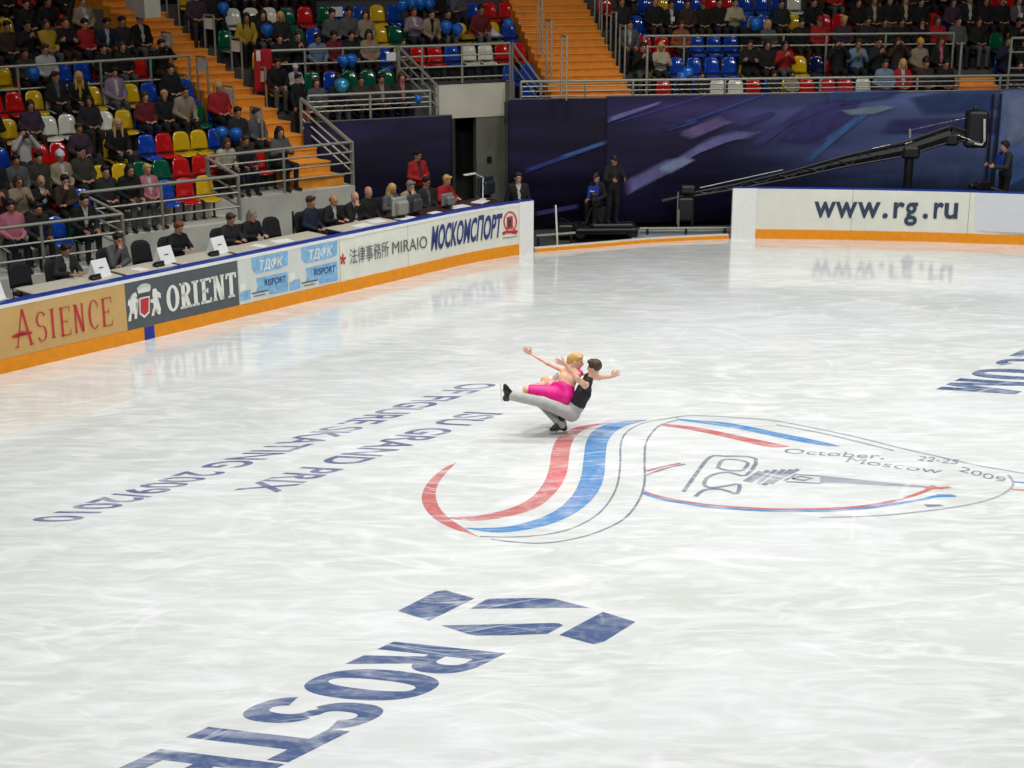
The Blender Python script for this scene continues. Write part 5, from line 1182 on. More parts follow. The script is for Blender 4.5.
for z_, x, y, key, k, dn, d, lab in [
    (1, 168, 375, 'L', 7, .12, .32, 'blue balloon hanging under the long dark rail of the left block'), (8, 315, 68, 'L', 4, .25, .30, 'blue balloon left of its twin beside the white-haired spectator'), (8, 388, 74, 'L', 4, .25, .30, 'blue balloon right of its twin beside the white-haired spectator'),
    (2, 325, 42, 'M', 5, .25, .30, 'blue balloon beside the white seats, top of the narrow stairs'), (2, 548, 155, 'M', 4, .2, .32, 'blue balloon between the yellow top and the dark-haired woman'), (2, 938, 312, 'M', 2, .3, .30, 'left of two blue balloons under the middle block rail'), (2, 980, 308, 'M', 2, .35, .30, 'right of two blue balloons under the middle block rail'),
    (3, 320, 28, 'M', 5, .2, .3, 'leftmost of the four blue balloons in a row'), (3, 368, 22, 'M', 5, .2, .3, 'second of the four blue balloons in a row'), (3, 412, 20, 'M', 5, .2, .3, 'third of the four blue balloons in a row'), (3, 458, 24, 'M', 5, .2, .3, 'rightmost of the four blue balloons in a row'),
    (3, 544, 138, 'M', 4, .1, .33, 'large blue balloon held by the man in the beige and black jacket'), (3, 600, 152, 'M', 4, .12, .31, 'blue balloon beside the yellow seat, right of its larger twin'), (3, 862, 122, 'M', 4, .2, .28, 'blue balloon beside the woman in black near the wide stairs'),
    (4, 860, 372, 'F', 1, .2, .30, 'upper blue balloon in front of the cream jacket'), (4, 830, 392, 'F', 1, .15, .26, 'lower blue balloon in front of the cream jacket'), (5, 385, 120, 'F', 3, .25, .34, 'blue balloon behind the leaning woman in grey'), (3, 400, 508, 'M', 1, .05, .2, 'blue balloon low behind the rail beside the concrete doorway')]:
    px, py = zb(z_, x, y); balloon(px, py, key, k, dn, d, lab)
px, py = zb(2, 930, 440); balloon(px, py, 'M', 1, .25, .36, 'shiny foil balloon behind the middle block front rail', foil=True)
# draped flag and pile of coats
def cloth_pile(name, label, cat, B, k, px, py, dn, size, c, stripes=()):
    q = at_plane(px, py, B.n * (B.N[k] + dn), B.n); rr = random.Random(len(label)); r = thing(name, label, cat, q, B.a)
    nx, ny = 14, 9; vs, fs = [], []
    for j in range(ny):
        for i in range(nx):
            u, v = i / (nx - 1) - .5, j / (ny - 1) - .5; h = max(0, (1 - (2 * u) ** 2)) ** .6 * max(0, (1 - (2 * v) ** 2)) ** .6
            vs.append((u * size[0] * (1 + .06 * math.sin(9 * v)), v * size[1] * (1 + .08 * math.sin(7 * u)), size[2] * h * (.75 + .3 * math.sin(11 * u + 3 * v) * math.cos(8 * v)) - size[2] * .4))
    for j in range(ny - 1):
        for i in range(nx - 1): a = j * nx + i; fs.append((a, a + 1, a + nx + 1, a + nx))
    n = len(vs); vs += [(x, y, -size[2] * .42) for x, y, z in vs]; fs += [tuple(n + i for i in f[::-1]) for f in fs[:]]
    ring = list(range(nx)) + [j * nx + nx - 1 for j in range(1, ny)] + [(ny - 1) * nx + i for i in range(nx - 2, -1, -1)] + [j * nx for j in range(ny - 2, 0, -1)]
    for a, b in zip(ring, ring[1:] + ring[:1]): fs.append((b, a, n + a, n + b))
    MB().add(vs, fs).build('fabric', cm('pile', c), r, True)
    for i, (c2, off, sz) in enumerate(stripes): MB().bbox(off, sz, .03).build('folded_garment', cm('pile', c2), r)
    return r
cloth_pile('coat_pile', 'white folded coat heaped on the blue seat', 'clothing', BM, 4, *zb(3, 760, 165), .62, (.62, .42, .22), (214, 214, 222), [((70, 120, 190), (.12, -.05, -.10), (.5, .36, .05))])
cloth_pile('coat_pile', 'mustard coat heaped on the yellow seat', 'clothing', BM, 4, *zb(3, 665, 180), .62, (.55, .42, .2), (150, 116, 30), [((170, 50, 30), (0.05, 0, .06), (.3, .3, .05))])
cloth_pile('black_bag', 'black bag lying on the white seat by the narrow stairs', 'bag', BM, 5, *zb(2, 492, 92), .62, (.42, .34, .22), (18, 18, 22))
fl = at_plane(*zb(2, 530, 350), ST_P + ST_ACROSS * .12, (ST_D.y, -ST_D.x, 0))
vs, fs = [], []
for j in range(10):
    for i in range(7):
        u, v = i / 6 - .5, j / 9; vs.append((u * (.40 + .1 * v), .03 * math.sin(8 * u + 3 * v), .45 - 1.0 * v))
for j in range(9):
    for i in range(6): a = j * 7 + i; fs.append((a, a + 1, a + 8, a + 7))
bn = thing('hanging_flag', 'red flag hanging beside the narrow stairs behind the paper sign', 'flag', fl, BM.a)
fo = MB().add(vs, fs).build('cloth', cm('flag', (176, 22, 34)), bn, True); fo.modifiers.new('t', 'SOLIDIFY').thickness = .012
MB().bbox((-.12, -.045, .3), (.10, .012, .24), .005).build('white_stripe', cm('flag', (220, 214, 214)), bn)
sg = BM.at(5, BM.s_of_px(*zb(2, 905, 40), 5, .8)[0], .80, .74); tag(MB().box((0, 0, 0), (.3, .012, .24), 0).build('seat_notice', M['paper'], None, loc=sg), 'white paper notice hung on the green seat back', 'sign').rotation_euler.z = BM.a
sg = BM.at(3, BM.s_of_px(391, 52, 3, -.02)[0], -.03, .72); tag(MB().box((0, 0, 0), (.24, .012, .20), 0).build('seat_notice', M['paper'], None, loc=sg), 'white paper notice hung on the middle block rail', 'sign').rotation_euler.z = BM.a
# standing girl beside the stairs
p_ = at_plane(300, 137, ST_P + ST_ACROSS * .22, (ST_D.y, -ST_D.x, 0)); person('girl in a long dark coat standing at the top of the stair rail', p_, math.radians(60), 'stand', 'black', 'dark', 'short', None, 'black', scale=.84)
bg = thing('shoulder_bag', 'salmon pink bag hanging beside the girl in the dark coat', 'bag', p_ + Vector((.16, -.20, .52)), .4)
MB().bbox((0, 0, 0), (.26, .12, .24), .04).build('pouch', cm('bag', (206, 92, 92)), bg); MB().tube([(-.09, 0, .11), (-.05, 0, .3), (.05, 0, .3), (.09, 0, .11)], .012, 6).build('strap', cm('bag', (120, 40, 44)), bg)

# ------------------------------------------------------------------ judges row
def on_platform(S_, n_, z_=.42): p = LB0 + LBU * S_ + LBN * n_; return Vector((p.x, p.y, z_))
LANG = math.atan2(LBU.y, LBU.x)
def office_chair(S_, n_, label, turn=0):
    r = thing('conference_chair', label, 'chair', on_platform(S_, n_), LANG + turn, 'black chairs behind the judges desks')
    MB().bbox((0, 0, .43), (.44, .44, .06), .03).build('seat', M['chairblack'], r)
    vs, fs = [], []; nx, nz = 9, 7
    for side in (0, 1):
        for j in range(nz):
            for i in range(nx):
                u = i / (nx - 1) * 2 - 1; t = j / (nz - 1); vs.append((u * .22 * (1 - .06 * t), .23 + .06 * t - .04 * u * u + side * .05, .52 + (.44 - .10 * abs(u) ** 4) * t))
    n = nx * nz
    for j in range(nz - 1):
        for i in range(nx - 1): a = j * nx + i; fs += [(a, a + 1, a + nx + 1, a + nx), (n + a, n + a + nx, n + a + nx + 1, n + a + 1)]
    for i in range(nx - 1): a = (nz - 1) * nx + i; fs += [(i + 1, i, n + i, n + i + 1), (a, a + 1, n + a + 1, n + a)]
    for j in range(nz - 1): a = j * nx; b = a + nx - 1; fs += [(a, a + nx, n + a + nx, n + a), (b + nx, b, n + b, n + b + nx)]
    MB().add(vs, fs).build('backrest', M['chairblack'], r, True)
    for x in (-.2, .2):
        for y in (-.19, .2): MB().tube([(x, y, 0), (x * .95, y * .95, .41)], .013, 8).build('leg', M['dark'], r)
        MB().tube([(x * .9, .2, .40), (x * .9, .25, .58)], .012, 6).build('back_support', M['dark'], r)
    return r
J_ = [(-1.0, 1.45, 'charcoal', 'dark', 'short', 'desk', None, 'judge at the left edge of the picture, only an arm in view'),
      (2.2, 1.35, 'charcoal', 'dark', 'short', 'desk', 'white', 'dark-haired judge in charcoal jacket and white shirt writing at a desk'), (3.4, 1.5, 'grey', 'dark', 'short', 'chin', 'black', 'judge in a grey suit with chin on hand'),
      (4.8, 1.5, 'black', 'ginger', 'short', 'desk', None, 'judge with short reddish hair in a black sweater at the fourth desk'), (6.0, 1.42, 'charcoal', 'brown', 'short', 'desk', None, 'brown-haired judge in dark clothes writing, left of the grey-haired judge'), (6.55, 1.42, 'black', 'grey', 'bob', 'desk', None, 'grey-haired judge in black at the long pale desk'),
      (8.25, 1.5, 'navy', 'brown', 'short', 'lap', None, 'official in navy jacket with short brown hair'), (8.75, 1.45, 'black', 'brown', 'fringe', 'desk', 'white', 'balding official in dark suit smiling beside the navy jacket'), (9.3, 1.42, 'black', 'grey', 'bald', 'chin', 'white', 'bald official in a black suit, hand at chin'),
      (9.85, 1.45, 'black', 'dark', 'fringe', 'lap', None, 'official in black behind the grey monitor, dark hair receding'), (10.5, 1.5, 'grey', 'blond', 'long', 'desk', 'white', 'long-haired blond official in light grey'), (11.05, 1.52, 'beige', 'grey', 'short', 'chin', 'charcoal', 'grey-haired official in a beige jacket'),
      (11.58, 1.42, 'charcoal', 'dark', 'short', 'lap', 'grey', 'official in a dark jacket and dark glasses'), (12.1, 1.40, 'red', 'blond', 'short', 'desk', None, 'fair-haired official in red jacket at the end of the table')]
for S_, n_, top, hr, stl, pose, sh, lab in J_:
    office_chair(S_, n_, 'black chair of the ' + ' '.join(lab.split(',')[0].split()[:11]))
    o = person(lab, on_platform(S_, n_) + LBN * -.02 + Vector((0, 0, .01)), LANG + (.25 if top in ('navy',) else 0), pose, top, hr, stl, sh, 'charcoal', 'officials at the judges desks', badge=False)
    if 'dark glasses' in lab: g = MB().bbox((-.034, 0, 0), (.055, .012, .034), .005).bbox((.034, 0, 0), (.055, .012, .034), .005).build('dark_glasses', M['black'], o); hp = POSES[pose][1]; g.location = (hp[0], hp[1] - .103, hp[2] + .004)
office_chair(1.62, 1.62, 'empty black chair left of the judge in charcoal jacket'); office_chair(4.25, 1.6, 'empty black chair left of the judge in the black sweater'); office_chair(7.45, 1.55, 'empty black chair at the right end of the long pale desk')
def desk(S0, S1, n0, n1, label, m='desk', h=.735):
    w = S1 - S0; d = n1 - n0; r = thing('judges_desk', label, 'desk', on_platform((S0 + S1) / 2, (n0 + n1) / 2), LANG)
    MB().bbox((0, 0, h - .015), (w, d, .03), .01).build('tabletop', M[m], r)
    for x in (-1, 1):
        for y in (-1, 1): MB().tube([(x * (w / 2 - .08), y * (d / 2 - .06), 0), (x * (w / 2 - .08), y * (d / 2 - .06), h - .03)], .018, 8).build('leg', M['dark'], r)
    MB().box((0, -d / 2 + .03, h * .6), (w - .2, .015, h * .5)).build('modesty_panel', M[m], r); return r
for i, (a, b, nm) in enumerate([(-1.6, .55, 'pale desk at the left edge with a white tent card'), (1.0, 2.85, 'pale desk of the judge in charcoal jacket'), (2.95, 4.05, 'pale desk of the judge in the grey suit'), (4.15, 5.35, 'pale desk of the judge in the black sweater'), (5.45, 7.75, 'long pale desk shared by two judges in dark clothes'), (8.2, 9.75, 'pale desk with papers before the bald official'), (9.85, 13.0, 'long dark brown table at the right end of the row')]):
    desk(a, b, .30, 1.0, nm, 'wood' if i == 6 else 'desk')
DT = .42 + .735
def tent(S_, n_, label, rot=.1):
    r = thing('tent_card', label, 'sign', on_platform(S_, n_, DT + .001), LANG + rot); a, h = .14, .31
    MB().add([(-.17, -a, 0), (.17, -a, 0), (.17, 0, h), (-.17, 0, h), (-.17, a, 0), (.17, a, 0)], [(0, 1, 2, 3), (3, 2, 5, 4), (0, 3, 4), (1, 5, 2), (0, 4, 5, 1)]).build('card', M['paper'], r)
    MB().add([(-.05, -a * .5 - .004, h * .50), (.05, -a * .5 - .004, h * .50), (.05, -a * .44 - .004, h * .56), (-.05, -a * .44 - .004, h * .56)], [(0, 1, 2, 3)]).build('print', M['inkdark'], r)
for S_, n_, lb_ in [(.35, .62, 'white tent card on the desk at the left edge'), (2.55, .72, 'white tent card beside the judge in charcoal jacket'), (4.0, .75, 'white tent card beside the judge in the grey suit'), (5.22, .72, 'white tent card right of the judge in the black sweater')]: tent(S_, n_, lb_)
def sheet(S_, n_, label, rot=0.1, wd=.21, dd=.30): tag(MB().box((0, 0, .003), (wd, dd, .006)).build('paper_sheet', M['paper'], None, loc=on_platform(S_, n_, DT + .001)), label, 'paper', 'papers on the desks').rotation_euler.z = LANG + rot
sheet(3.35, .62, 'white paper sheet before the judge in the grey suit'); sheet(6.15, .6, 'white paper sheet before the brown-haired judge', .3); sheet(6.75, .62, 'white paper sheet before the grey-haired judge', -.2, .4); sheet(8.9, .6, 'white paper sheet before the balding official', .1, .42); sheet(9.4, .7, 'white paper sheet before the bald official', -.1, .36); sheet(10.05, .5, 'white paper beside the grey monitor', .2, .42); sheet(11.75, .55, 'white paper sheet before the official in dark glasses', -.1, .5); sheet(12.5, .6, 'white paper sheet before the fair-haired official in red', .3, .4); sheet(10.9, .4, 'white paper sheet before the beige jacket', .0, .3)
def headset(S_, n_, label):
    r = thing('desk_phone', label, 'phone', on_platform(S_, n_, DT + .001), LANG); MB().bbox((0, 0, .03), (.2, .16, .06), .02).build('base', M['black'], r); MB().tube([(-.1, -.02, .075), (.1, -.02, .075)], .022, 8).build('handset', M['black'], r)
headset(2.35, .55, 'black box with handset beside the judge in charcoal jacket'); headset(3.75, .58, 'black box with handset beside the judge in the grey suit'); headset(5.0, .55, 'black box with handset beside the black sweater')
def monitor(S_, n_, wd, h, label, c, rot=PI):
    r = thing('monitor', label, 'monitor', on_platform(S_, n_, DT + .001), LANG); mm = cm('case', c, .6)
    MB().bbox((0, 0, h / 2 + .05), (wd, .08, h), .02).build('case', mm, r); MB().bbox((0, .045, h / 2 + .05), (wd - .06, .012, h - .06), .004).build('screen', M['black'], r); MB().bbox((0, 0, .02), (wd * .5, .18, .04), .015).build('stand', M['dark'], r)
    MB().bbox((wd * .0, -.1, h * .45 + .05), (wd * .7, .14, h * .7), .03).build('rear_housing', mm, r); return r
monitor(10.0, .62, .42, .40, 'light grey monitor seen from behind on the dark table', (150, 150, 142)); monitor(10.42, .60, .36, .40, 'dark speckled monitor right of the light grey monitor', (64, 66, 68)); monitor(11.5, .66, .34, .27, 'small grey monitor before the official in dark glasses', (120, 124, 122))
def lamp():
    r = thing('desk_lamp', 'white angled desk lamp with flat head at the end of the dark table', 'lamp', on_platform(12.75, .75, DT), LANG); mm = cm('lamp', (214, 216, 212), .4)
    MB().lathe([(.08, 0), (.08, .02), (.02, .03)], n=16).build('base', mm, r); MB().tube([(0, 0, .03), (.12, .1, .48)], .014, 8).build('lower_arm', mm, r); MB().tube([(.12, .1, .48), (-.22, .06, .62)], .012, 8).build('upper_arm', mm, r)
    MB().bbox((-.36, .06, .62), (.36, .10, .03), .012).build('head', mm, r)
lamp()
monitor(13.0, .9, .5, .42, 'dark monitor under the desk lamp at the table end', (26, 34, 44))
# barrier post behind the judges and steel post on the left
ps = thing('rope_post', 'thin dark rope post between the long pale desk and the navy jacket', 'post', on_platform(8.2, 2.0)); MB().tube([(0, 0, 0), (0, 0, .95)], .022, 8).build('pole', M['dark'], ps); MB().lathe([(.15, 0), (.15, .02), (.03, .035)], n=16).build('base', M['dark'], ps)
# standing officials
person('official in a red jacket standing behind the seated officials', on_platform(12.35, 2.45), LANG - .2, 'standfront', 'red', 'dark', 'short', 'charcoal', 'charcoal', scale=1.0, badge=False)
q = at_z(518, 175, 1.70); person('man in a black suit, white shirt and tie behind the end of the board', (q.x, q.y, 0), math.radians(10), 'stand', 'black', 'dark', 'short', 'white', 'black', scale=1.02)
# ------------------------------------------------------------------ gap: camera crew
pc = at_z(612, 235, 0.28); pc2 = at_z(600, 236, .28)
dl = thing('camera_dolly', 'low black wheeled camera dolly behind the ice edge in the gap', 'dolly', at_z(606, 240, 0) + Vector((0, .55, 0)), .05)
MB().bbox((0, 0, .20), (1.5, .95, .10), .03).build('deck', M['black'], dl); MB().bbox((.15, -.36, .30), (1.0, .12, .10), .03).build('rail_box', M['dark'], dl)
for x in (-.62, .62):
    for y in (-.40, .40): MB().lathe([(.03, -.05), (.11, -.05), (.13, -.03), (.13, .03), (.11, .05), (.03, .05)], (x, y, .13), 16, 0, Matrix.Rotation(PI / 2, 3, 'X')).build('wheel', M['black'], dl)
MB().bbox((-.95, .05, .14), (.4, .4, .28), .04).build('battery_case', M['dark'], dl); MB().tube([(-1.15, -.2, .0), (-1.05, -.1, .45), (-.7, 0, .25)], .02, 6).build('push_handle', M['dark'], dl)
b0 = Vector(dl.location)
st = thing('camera_tripod', 'black tripod with a camera on the dolly, before the sitting cameraman', 'tripod', b0 + Vector((-.28, -.05, .25)))
for a in (PI / 2, PI / 2 + 2.1, PI / 2 - 2.1): MB().tube([(0, 0, .55), (.26 * math.cos(a), .26 * math.sin(a), 0)], .018, 8, r2=.014).build('leg', M['black'], st)
MB().bbox((0, -.02, .70), (.16, .34, .2), .02).build('camera_body', M['black'], st); MB().lathe([(.05, 0), (.055, .12), (.045, .16)], (0, -.18, .70), 14, 0, Matrix.Rotation(PI / 2, 3, 'X')).build('lens', M['dark'], st); MB().lathe([(.05, .5), (.04, .58), (.06, .6)], n=12).build('fluid_head', M['dark'], st)
person('sitting cameraman in dark cap and headset with blue bib', b0 + Vector((-.12, .28, .25)), math.radians(-35), 'knees', 'charcoal', 'blackhat', 'cap', 'blue', 'black', scale=.95)
bx = thing('equipment_case', 'dark equipment case that the sitting cameraman rests on', 'case', b0 + Vector((-.12, .28, .25)), .1); MB().bbox((0, .03, .20), (.40, .34, .38), .03).build('body', M['black'], bx); MB().bbox((0, .03, .40), (.42, .36, .03), .01).build('lid', M['dark'], bx)
bib = thing('blue_bib', 'blue bib with white number patch and green hem on the sitting cameraman', 'clothing', b0 + Vector((-.12, .28, .25)), math.radians(-35))
MB().bbox((0, -.30, .76), (.30, .02, .34), .008, M=Matrix.Rotation(math.radians(-14), 3, 'X')).build('front_panel', cm('bib', (30, 60, 170)), bib); MB().bbox((.0, -.335, .76), (.12, .012, .12), .004).build('number_patch', M['paper'], bib); MB().bbox((0, -.28, .575), (.30, .022, .07), .006).build('green_hem', cm('bib', (20, 120, 80)), bib)
person('standing camera assistant in black, arms forward, on the dolly', b0 + Vector((.18, .12, .25)), math.radians(18), 'standcam', 'black', 'blackhat', 'cap', 'charcoal', 'black', scale=.96)
pl = thing('white_pole', 'thin white pole standing at the ice edge in the gap', 'pole', at_z(557.5, 247, 0)); MB().tube([(0, 0, 0), (-.05, 0, .98)], .022, 8).build('shaft', M['white'], pl); MB().lathe([(.09, 0), (.09, .015), (.02, .03)], n=14).build('foot', M['dark'], pl)
for i, (x0, x1, y_, z_) in enumerate([(640, 732, 228.5, .18), (640, 732, 231, .08)]):
    a, b = at_z(x0, y_, z_), at_z(x1, y_ - .6, z_); r = thing('floor_pipe', '%s grey pipe along the floor before the purple drape' % ('upper' if i == 0 else 'lower'), 'pipe', a)
    MB().tube([(0, 0, 0), b - a], .03, 8).build('tube', M['steel'], r)
    for t in (.08, .5, .92): q = (b - a) * t; MB().box((q.x, q.y, -z_ / 2), (.06, .06, z_)).build('bracket', M['dark'], r)
a, b = at_z(536, 236, .25), at_z(575, 233, .25); r = thing('floor_pipe', 'grey pipe on the floor left of the camera dolly', 'pipe', a); MB().tube([(0, 0, 0), b - a], .035, 8).build('tube', M['steel'], r); MB().box((.05, 0, -.125), (.06, .06, .25)).build('bracket', M['dark'], r); q = (b - a) * .9; MB().box((q.x, q.y, -.125), (.06, .06, .25)).build('bracket', M['dark'], r)
# operator seat of the crane
co = at_z(683, 228, 0.0); cs = thing('crane_operator_stand', 'dark stand with small monitor under the tail of the crane', 'stand', co + Vector((0, -.35, 0)))
MB().bbox((0, 0, .55), (.40, .30, .55), .04).build('cabinet', M['black'], cs); MB().bbox((.05, 0, 1.02), (.34, .22, .18), .03).build('monitor_hood', M['dark'], cs); MB().tube([(-.17, -.16, 0), (-.17, -.16, .55)], .02, 8).build('leg', M['steel'], cs); MB().tube([(.17, -.16, 0), (.17, -.16, .55)], .02, 8).build('leg', M['dark'], cs); MB().tube([(-.17, .14, 0), (-.17, .14, .55)], .02, 8).build('leg', M['dark'], cs); MB().tube([(.17, .14, 0), (.17, .14, .55)], .02, 8).build('leg', M['dark'], cs)
MB().tube([(-.2, -.14, .98), (-.2, -.14, .2)], .014, 6).build('upright', M['steel'], cs)
# ------------------------------------------------------------------ camera crane
CY = 37.75
def cp(x, y, dy=0): q = at_y(x, y, CY + dy); return q
cr = thing('camera_crane', 'long black camera crane reaching across the purple drape', 'crane', (cp(907, 190).x, CY, 0)); o0 = Vector(cr.location)
def L_(x, y, dy=0): return cp(x, y, dy) - o0
colx = L_(907, 152); MB().tube([(0, 0, .1), (0, 0, colx.z)], .105, 14).build('column', M['black'], cr); MB().lathe([(.55, 0), (.55, .06), (.2, .12), (.16, .2)], n=20).build('base', M['black'], cr); MB().bbox((0, 0, colx.z), (.42, .34, .28), .05).build('pivot_head', M['black'], cr)
tp = [(684, 196), (735, 187), (790, 175), (850, 160), (905, 149), (950, 134), (966, 136)]
wds = [.05, .07, .11, .17, .22, .24, .15]
for sgn, nm in ((1, 'upper_chord'), (-1, 'lower_chord')):
    for dy in (-.09, .09): MB().tube([L_(x, y, dy) + Vector((0, 0, sgn * wd * .8)) for (x, y), wd in zip(tp, wds)], .028, 6).build(nm, M['black'], cr)
for i in range(len(tp) - 1):
    (x0, y0), (x1, y1) = tp[i], tp[i + 1]; nseg = 4
    for q in range(nseg):
        f0, f1 = q / nseg, (q + 1) / nseg; w0 = wds[i] + (wds[i + 1] - wds[i]) * f0; w1 = wds[i] + (wds[i + 1] - wds[i]) * f1; sg_ = 1 if q % 2 else -1
        for dy in (-.09, .09): MB().tube([L_(x0 + (x1 - x0) * f0, y0 + (y1 - y0) * f0, dy) + Vector((0, 0, sg_ * w0 * .8)), L_(x0 + (x1 - x0) * f1, y0 + (y1 - y0) * f1, dy) - Vector((0, 0, sg_ * w1 * .8))], .018, 6).build('lattice_brace', M['dark'], cr)
for i in range(len(tp) - 1): MB().tube([L_(*tp[i]), L_(*tp[i + 1])], wds[i] * .62, 8, r2=wds[i + 1] * .62).build('boom_tube', M['black'], cr)
for x0, y0, x1, y1 in ((640, 205, 684, 196), ): MB().tube([L_(x0 + 22, y0 - 4), L_(x1, y1)], .05, 8).build('tail_boom', M['dark'], cr)
for a, b in (((700, 189), (783, 171)), ((872, 150), (890, 146)), ((905, 145), (912, 143))): MB().tube([L_(*a, -.12) + Vector((0, 0, .03)), L_(*b, -.12) + Vector((0, 0, .03))], .014, 6).build('guide_rod', M['steel'], cr)
MB().tube([L_(910, 141), L_(910, 129)], .03, 8).build('stay_post', M['steel'], cr); MB().tube([L_(910, 130), L_(966, 118)], .02, 8).build('stay_rod', M['chrome'], cr)
MB().bbox(L_(951, 139), (.34, .3, .3), .06).build('pan_motor', M['black'], cr)
hd = L_(976, 129); MB().bbox(hd, (.50, .36, .86), .05).build('camera_housing', M['black'], cr); MB().bbox(hd + Vector((-.22, 0, .28)), (.10, .2, .10), .02).build('rod_clamp', M['dark'], cr); MB().bbox(hd + Vector((-.06, 0, .47)), (.1, .1, .12), .02).build('antenna_block', M['dark'], cr)
MB().tube([L_(974, 143.5, -.24), L_(982, 145, -.24), L_(984.5, 141, -.24), L_(984.5, 119, -.24)], .03, 8).build('support_arm', cm('bracket', (200, 200, 196), .4), cr); MB().bbox(L_(972, 143, -.1), (.36, .3, .12), .03).build('cradle', M['dark'], cr); MB().tube([L_(957, 135, -.16), L_(975, 142, -.22)], .018, 6).build('cradle_rod', M['chrome'], cr)
# cameraman behind the right board
q = at_y(1008, 146, 37.0); cz = q.z - 1.61
cmn = person('cameraman with headset and blue bib behind the rink board at the far right', (q.x, q.y, cz), math.radians(-75), 'standcam', 'charcoal', 'dark', 'short', 'blue', 'black')
pf = thing('camera_platform', 'low dark platform behind the rink board under the cameraman', 'platform', (q.x, q.y, 0)); MB().bbox((0, 0, max(.05, cz) / 2), (1.2, .8, max(.05, cz)), .02).build('deck', M['dark'], pf)
bib = thing('blue_bib', 'blue and green bib worn by the cameraman at the far right', 'clothing', (q.x, q.y, cz), math.radians(-75)); MB().bbox((0, -.19, 1.27), (.30, .02, .28), .008).build('front_panel', cm('bib', (30, 60, 170)), bib); MB().bbox((0, -.185, 1.09), (.30, .022, .08), .006).build('green_hem', cm('bib', (20, 120, 80)), bib)
hs = MB().tube([(-.09, .01, .02), (-.07, .01, .11), (0, .01, .14), (.07, .01, .11), (.09, .01, .02)], .012, 6).lathe([(.035, -.02), (.035, .02)], (.09, .01, 0), 12, 0, Matrix.Rotation(PI / 2, 3, 'Y')).lathe([(.035, -.02), (.035, .02)], (-.09, .01, 0), 12, 0, Matrix.Rotation(PI / 2, 3, 'Y')).build('headset', M['black'], cmn); hs.location = tuple(POSES['standcam'][1])
tr = thing('camera_tripod', 'black camera on a tripod before the cameraman at the far right', 'tripod', (q.x - .55, q.y - .12, 0), -1.2)
for a in (0, 2.1, -2.1): MB().tube([(0, 0, 1.15), (.3 * math.cos(a), .3 * math.sin(a), 0)], .02, 8, r2=.016).build('leg', M['black'], tr)
MB().bbox((0, 0, 1.25), (.16, .38, .18), .02).build('camera_body', M['black'], tr); MB().tube([(.05, .18, 1.2), (.25, .42, 1.12)], .014, 6).build('pan_handle', M['dark'], tr); MB().lathe([(.05, 0), (.06, .14), (.05, .18)], (0, -.19, 1.25), 14, 0, Matrix.Rotation(PI / 2, 3, 'X')).build('lens', M['dark'], tr)
# ------------------------------------------------------------------ the skating pair
FOOT = at_z(560, 434.5, 0.0)
def sk(X, Y, d=0.0):
    """joint from the survey crop of the pair (7.314x, origin 490,335), d metres further away than the standing skate"""
    q = at_y(490 + X / 7.314, 335 + Y / 7.314, FOOT.y + d); return np.array(q - FOOT)
def two_bone(a, c, l1, l2, pole):
    a, c = np.array(a), np.array(c); v = c - a; L = np.linalg.norm(v); L2 = min(L, (l1 + l2) * .999); u = v / L
    x = (l1 * l1 - l2 * l2 + L2 * L2) / (2 * L2); h = math.sqrt(max(0, l1 * l1 - x * x)); p = np.array(pole, float); p = unit(p - u * np.dot(p, u)); return a + u * x + p * h
SKM = [cm('skin', (222, 172, 146), .5), cm('skater_vest', (26, 26, 30), .75), cm('skater_shirt', (26, 26, 30), .75), cm('skater_trousers', (172, 172, 168), .8), cm('skater_boot', (18, 18, 20), .4), mat('eye_dark', (40, 30, 26)), mat('lip', (170, 96, 86))]
R_ = {}
hipc = sk(602, 566); shc = sk(712, 345); hd = sk(762, 238)
J = dict(fwd=V3(-1, 0, .5), pelvis=hipc, hipl=hipc + V3(-.02, -.09, -.01), hipr=hipc + V3(-.02, .09, -.01))
J['chest'] = hipc * .32 + shc * .68 + V3(.02, 0, .0); J['neck'] = sk(733, 302); J['shl'] = shc + V3(-.01, -.165, -.02); J['shr'] = shc + V3(.02, .165, .03)
# free leg (near side) straight out to the left; skating leg (far side) deeply bent behind it
anf = sk(168, 444, -.02); J['anl'] = anf; J['hipl'] = hipc + V3(-.02, -.06, .0); J['knl'] = sk(385, 492, -.10); J['toel'] = anf + V3(-.05, 0, .20)
an = sk(523, 648, .02); J['anr'] = an; J['knr'] = two_bone(J['hipr'], an, .46, .44, (-1, .25, .15)); J['toer'] = an + V3(-.16, -.03, -.055)
J.update(nofeet=True, armreg=SKIN, legr=(.112, .082, .078), tuck=True)
J['head'] = hd; J['R'] = np.array((Matrix.Rotation(math.radians(-118), 3, 'Z') @ Matrix.Rotation(math.radians(2), 3, 'X')))
# near arm reaches across her back, far arm stretched out to the right
wl = sk(548, 213, -.30); J['wrl'] = wl; J['ell'] = two_bone(J['shl'], wl, .29, .27, (-.2, -.9, .1)); J['handl'] = (V3(-.75, -.1, .35), V3(-.2, 1, .2), V3(0.3, 0, 1))
wr = sk(880, 305, .62); J['wrr'] = wr; J['elr'] = two_bone(J['shr'], wr, .30, .28, (0, .3, -.4)); J['handr'] = (V3(.9, .1, .42), V3(0, -1, .2), V3(-.2, 0, 1)); J['curl'] = 8
body = figure(J, loose=.004)
man = link('person', body.mesh('body_skater', SKM, .0075)); man.location = FOOT
tag(man, 'male skater in black vest and pale grey trousers, crouching on one leg', 'person')
hm = hair_sdf('short').mesh('hair_skater', [cm('hair', (70, 46, 34), .6)], .008); h = link('hair', hm, man); h.matrix_local = Matrix.Translation(Vector(J['head'])) @ Matrix([list(r) for r in J['R']]).to_4x4()
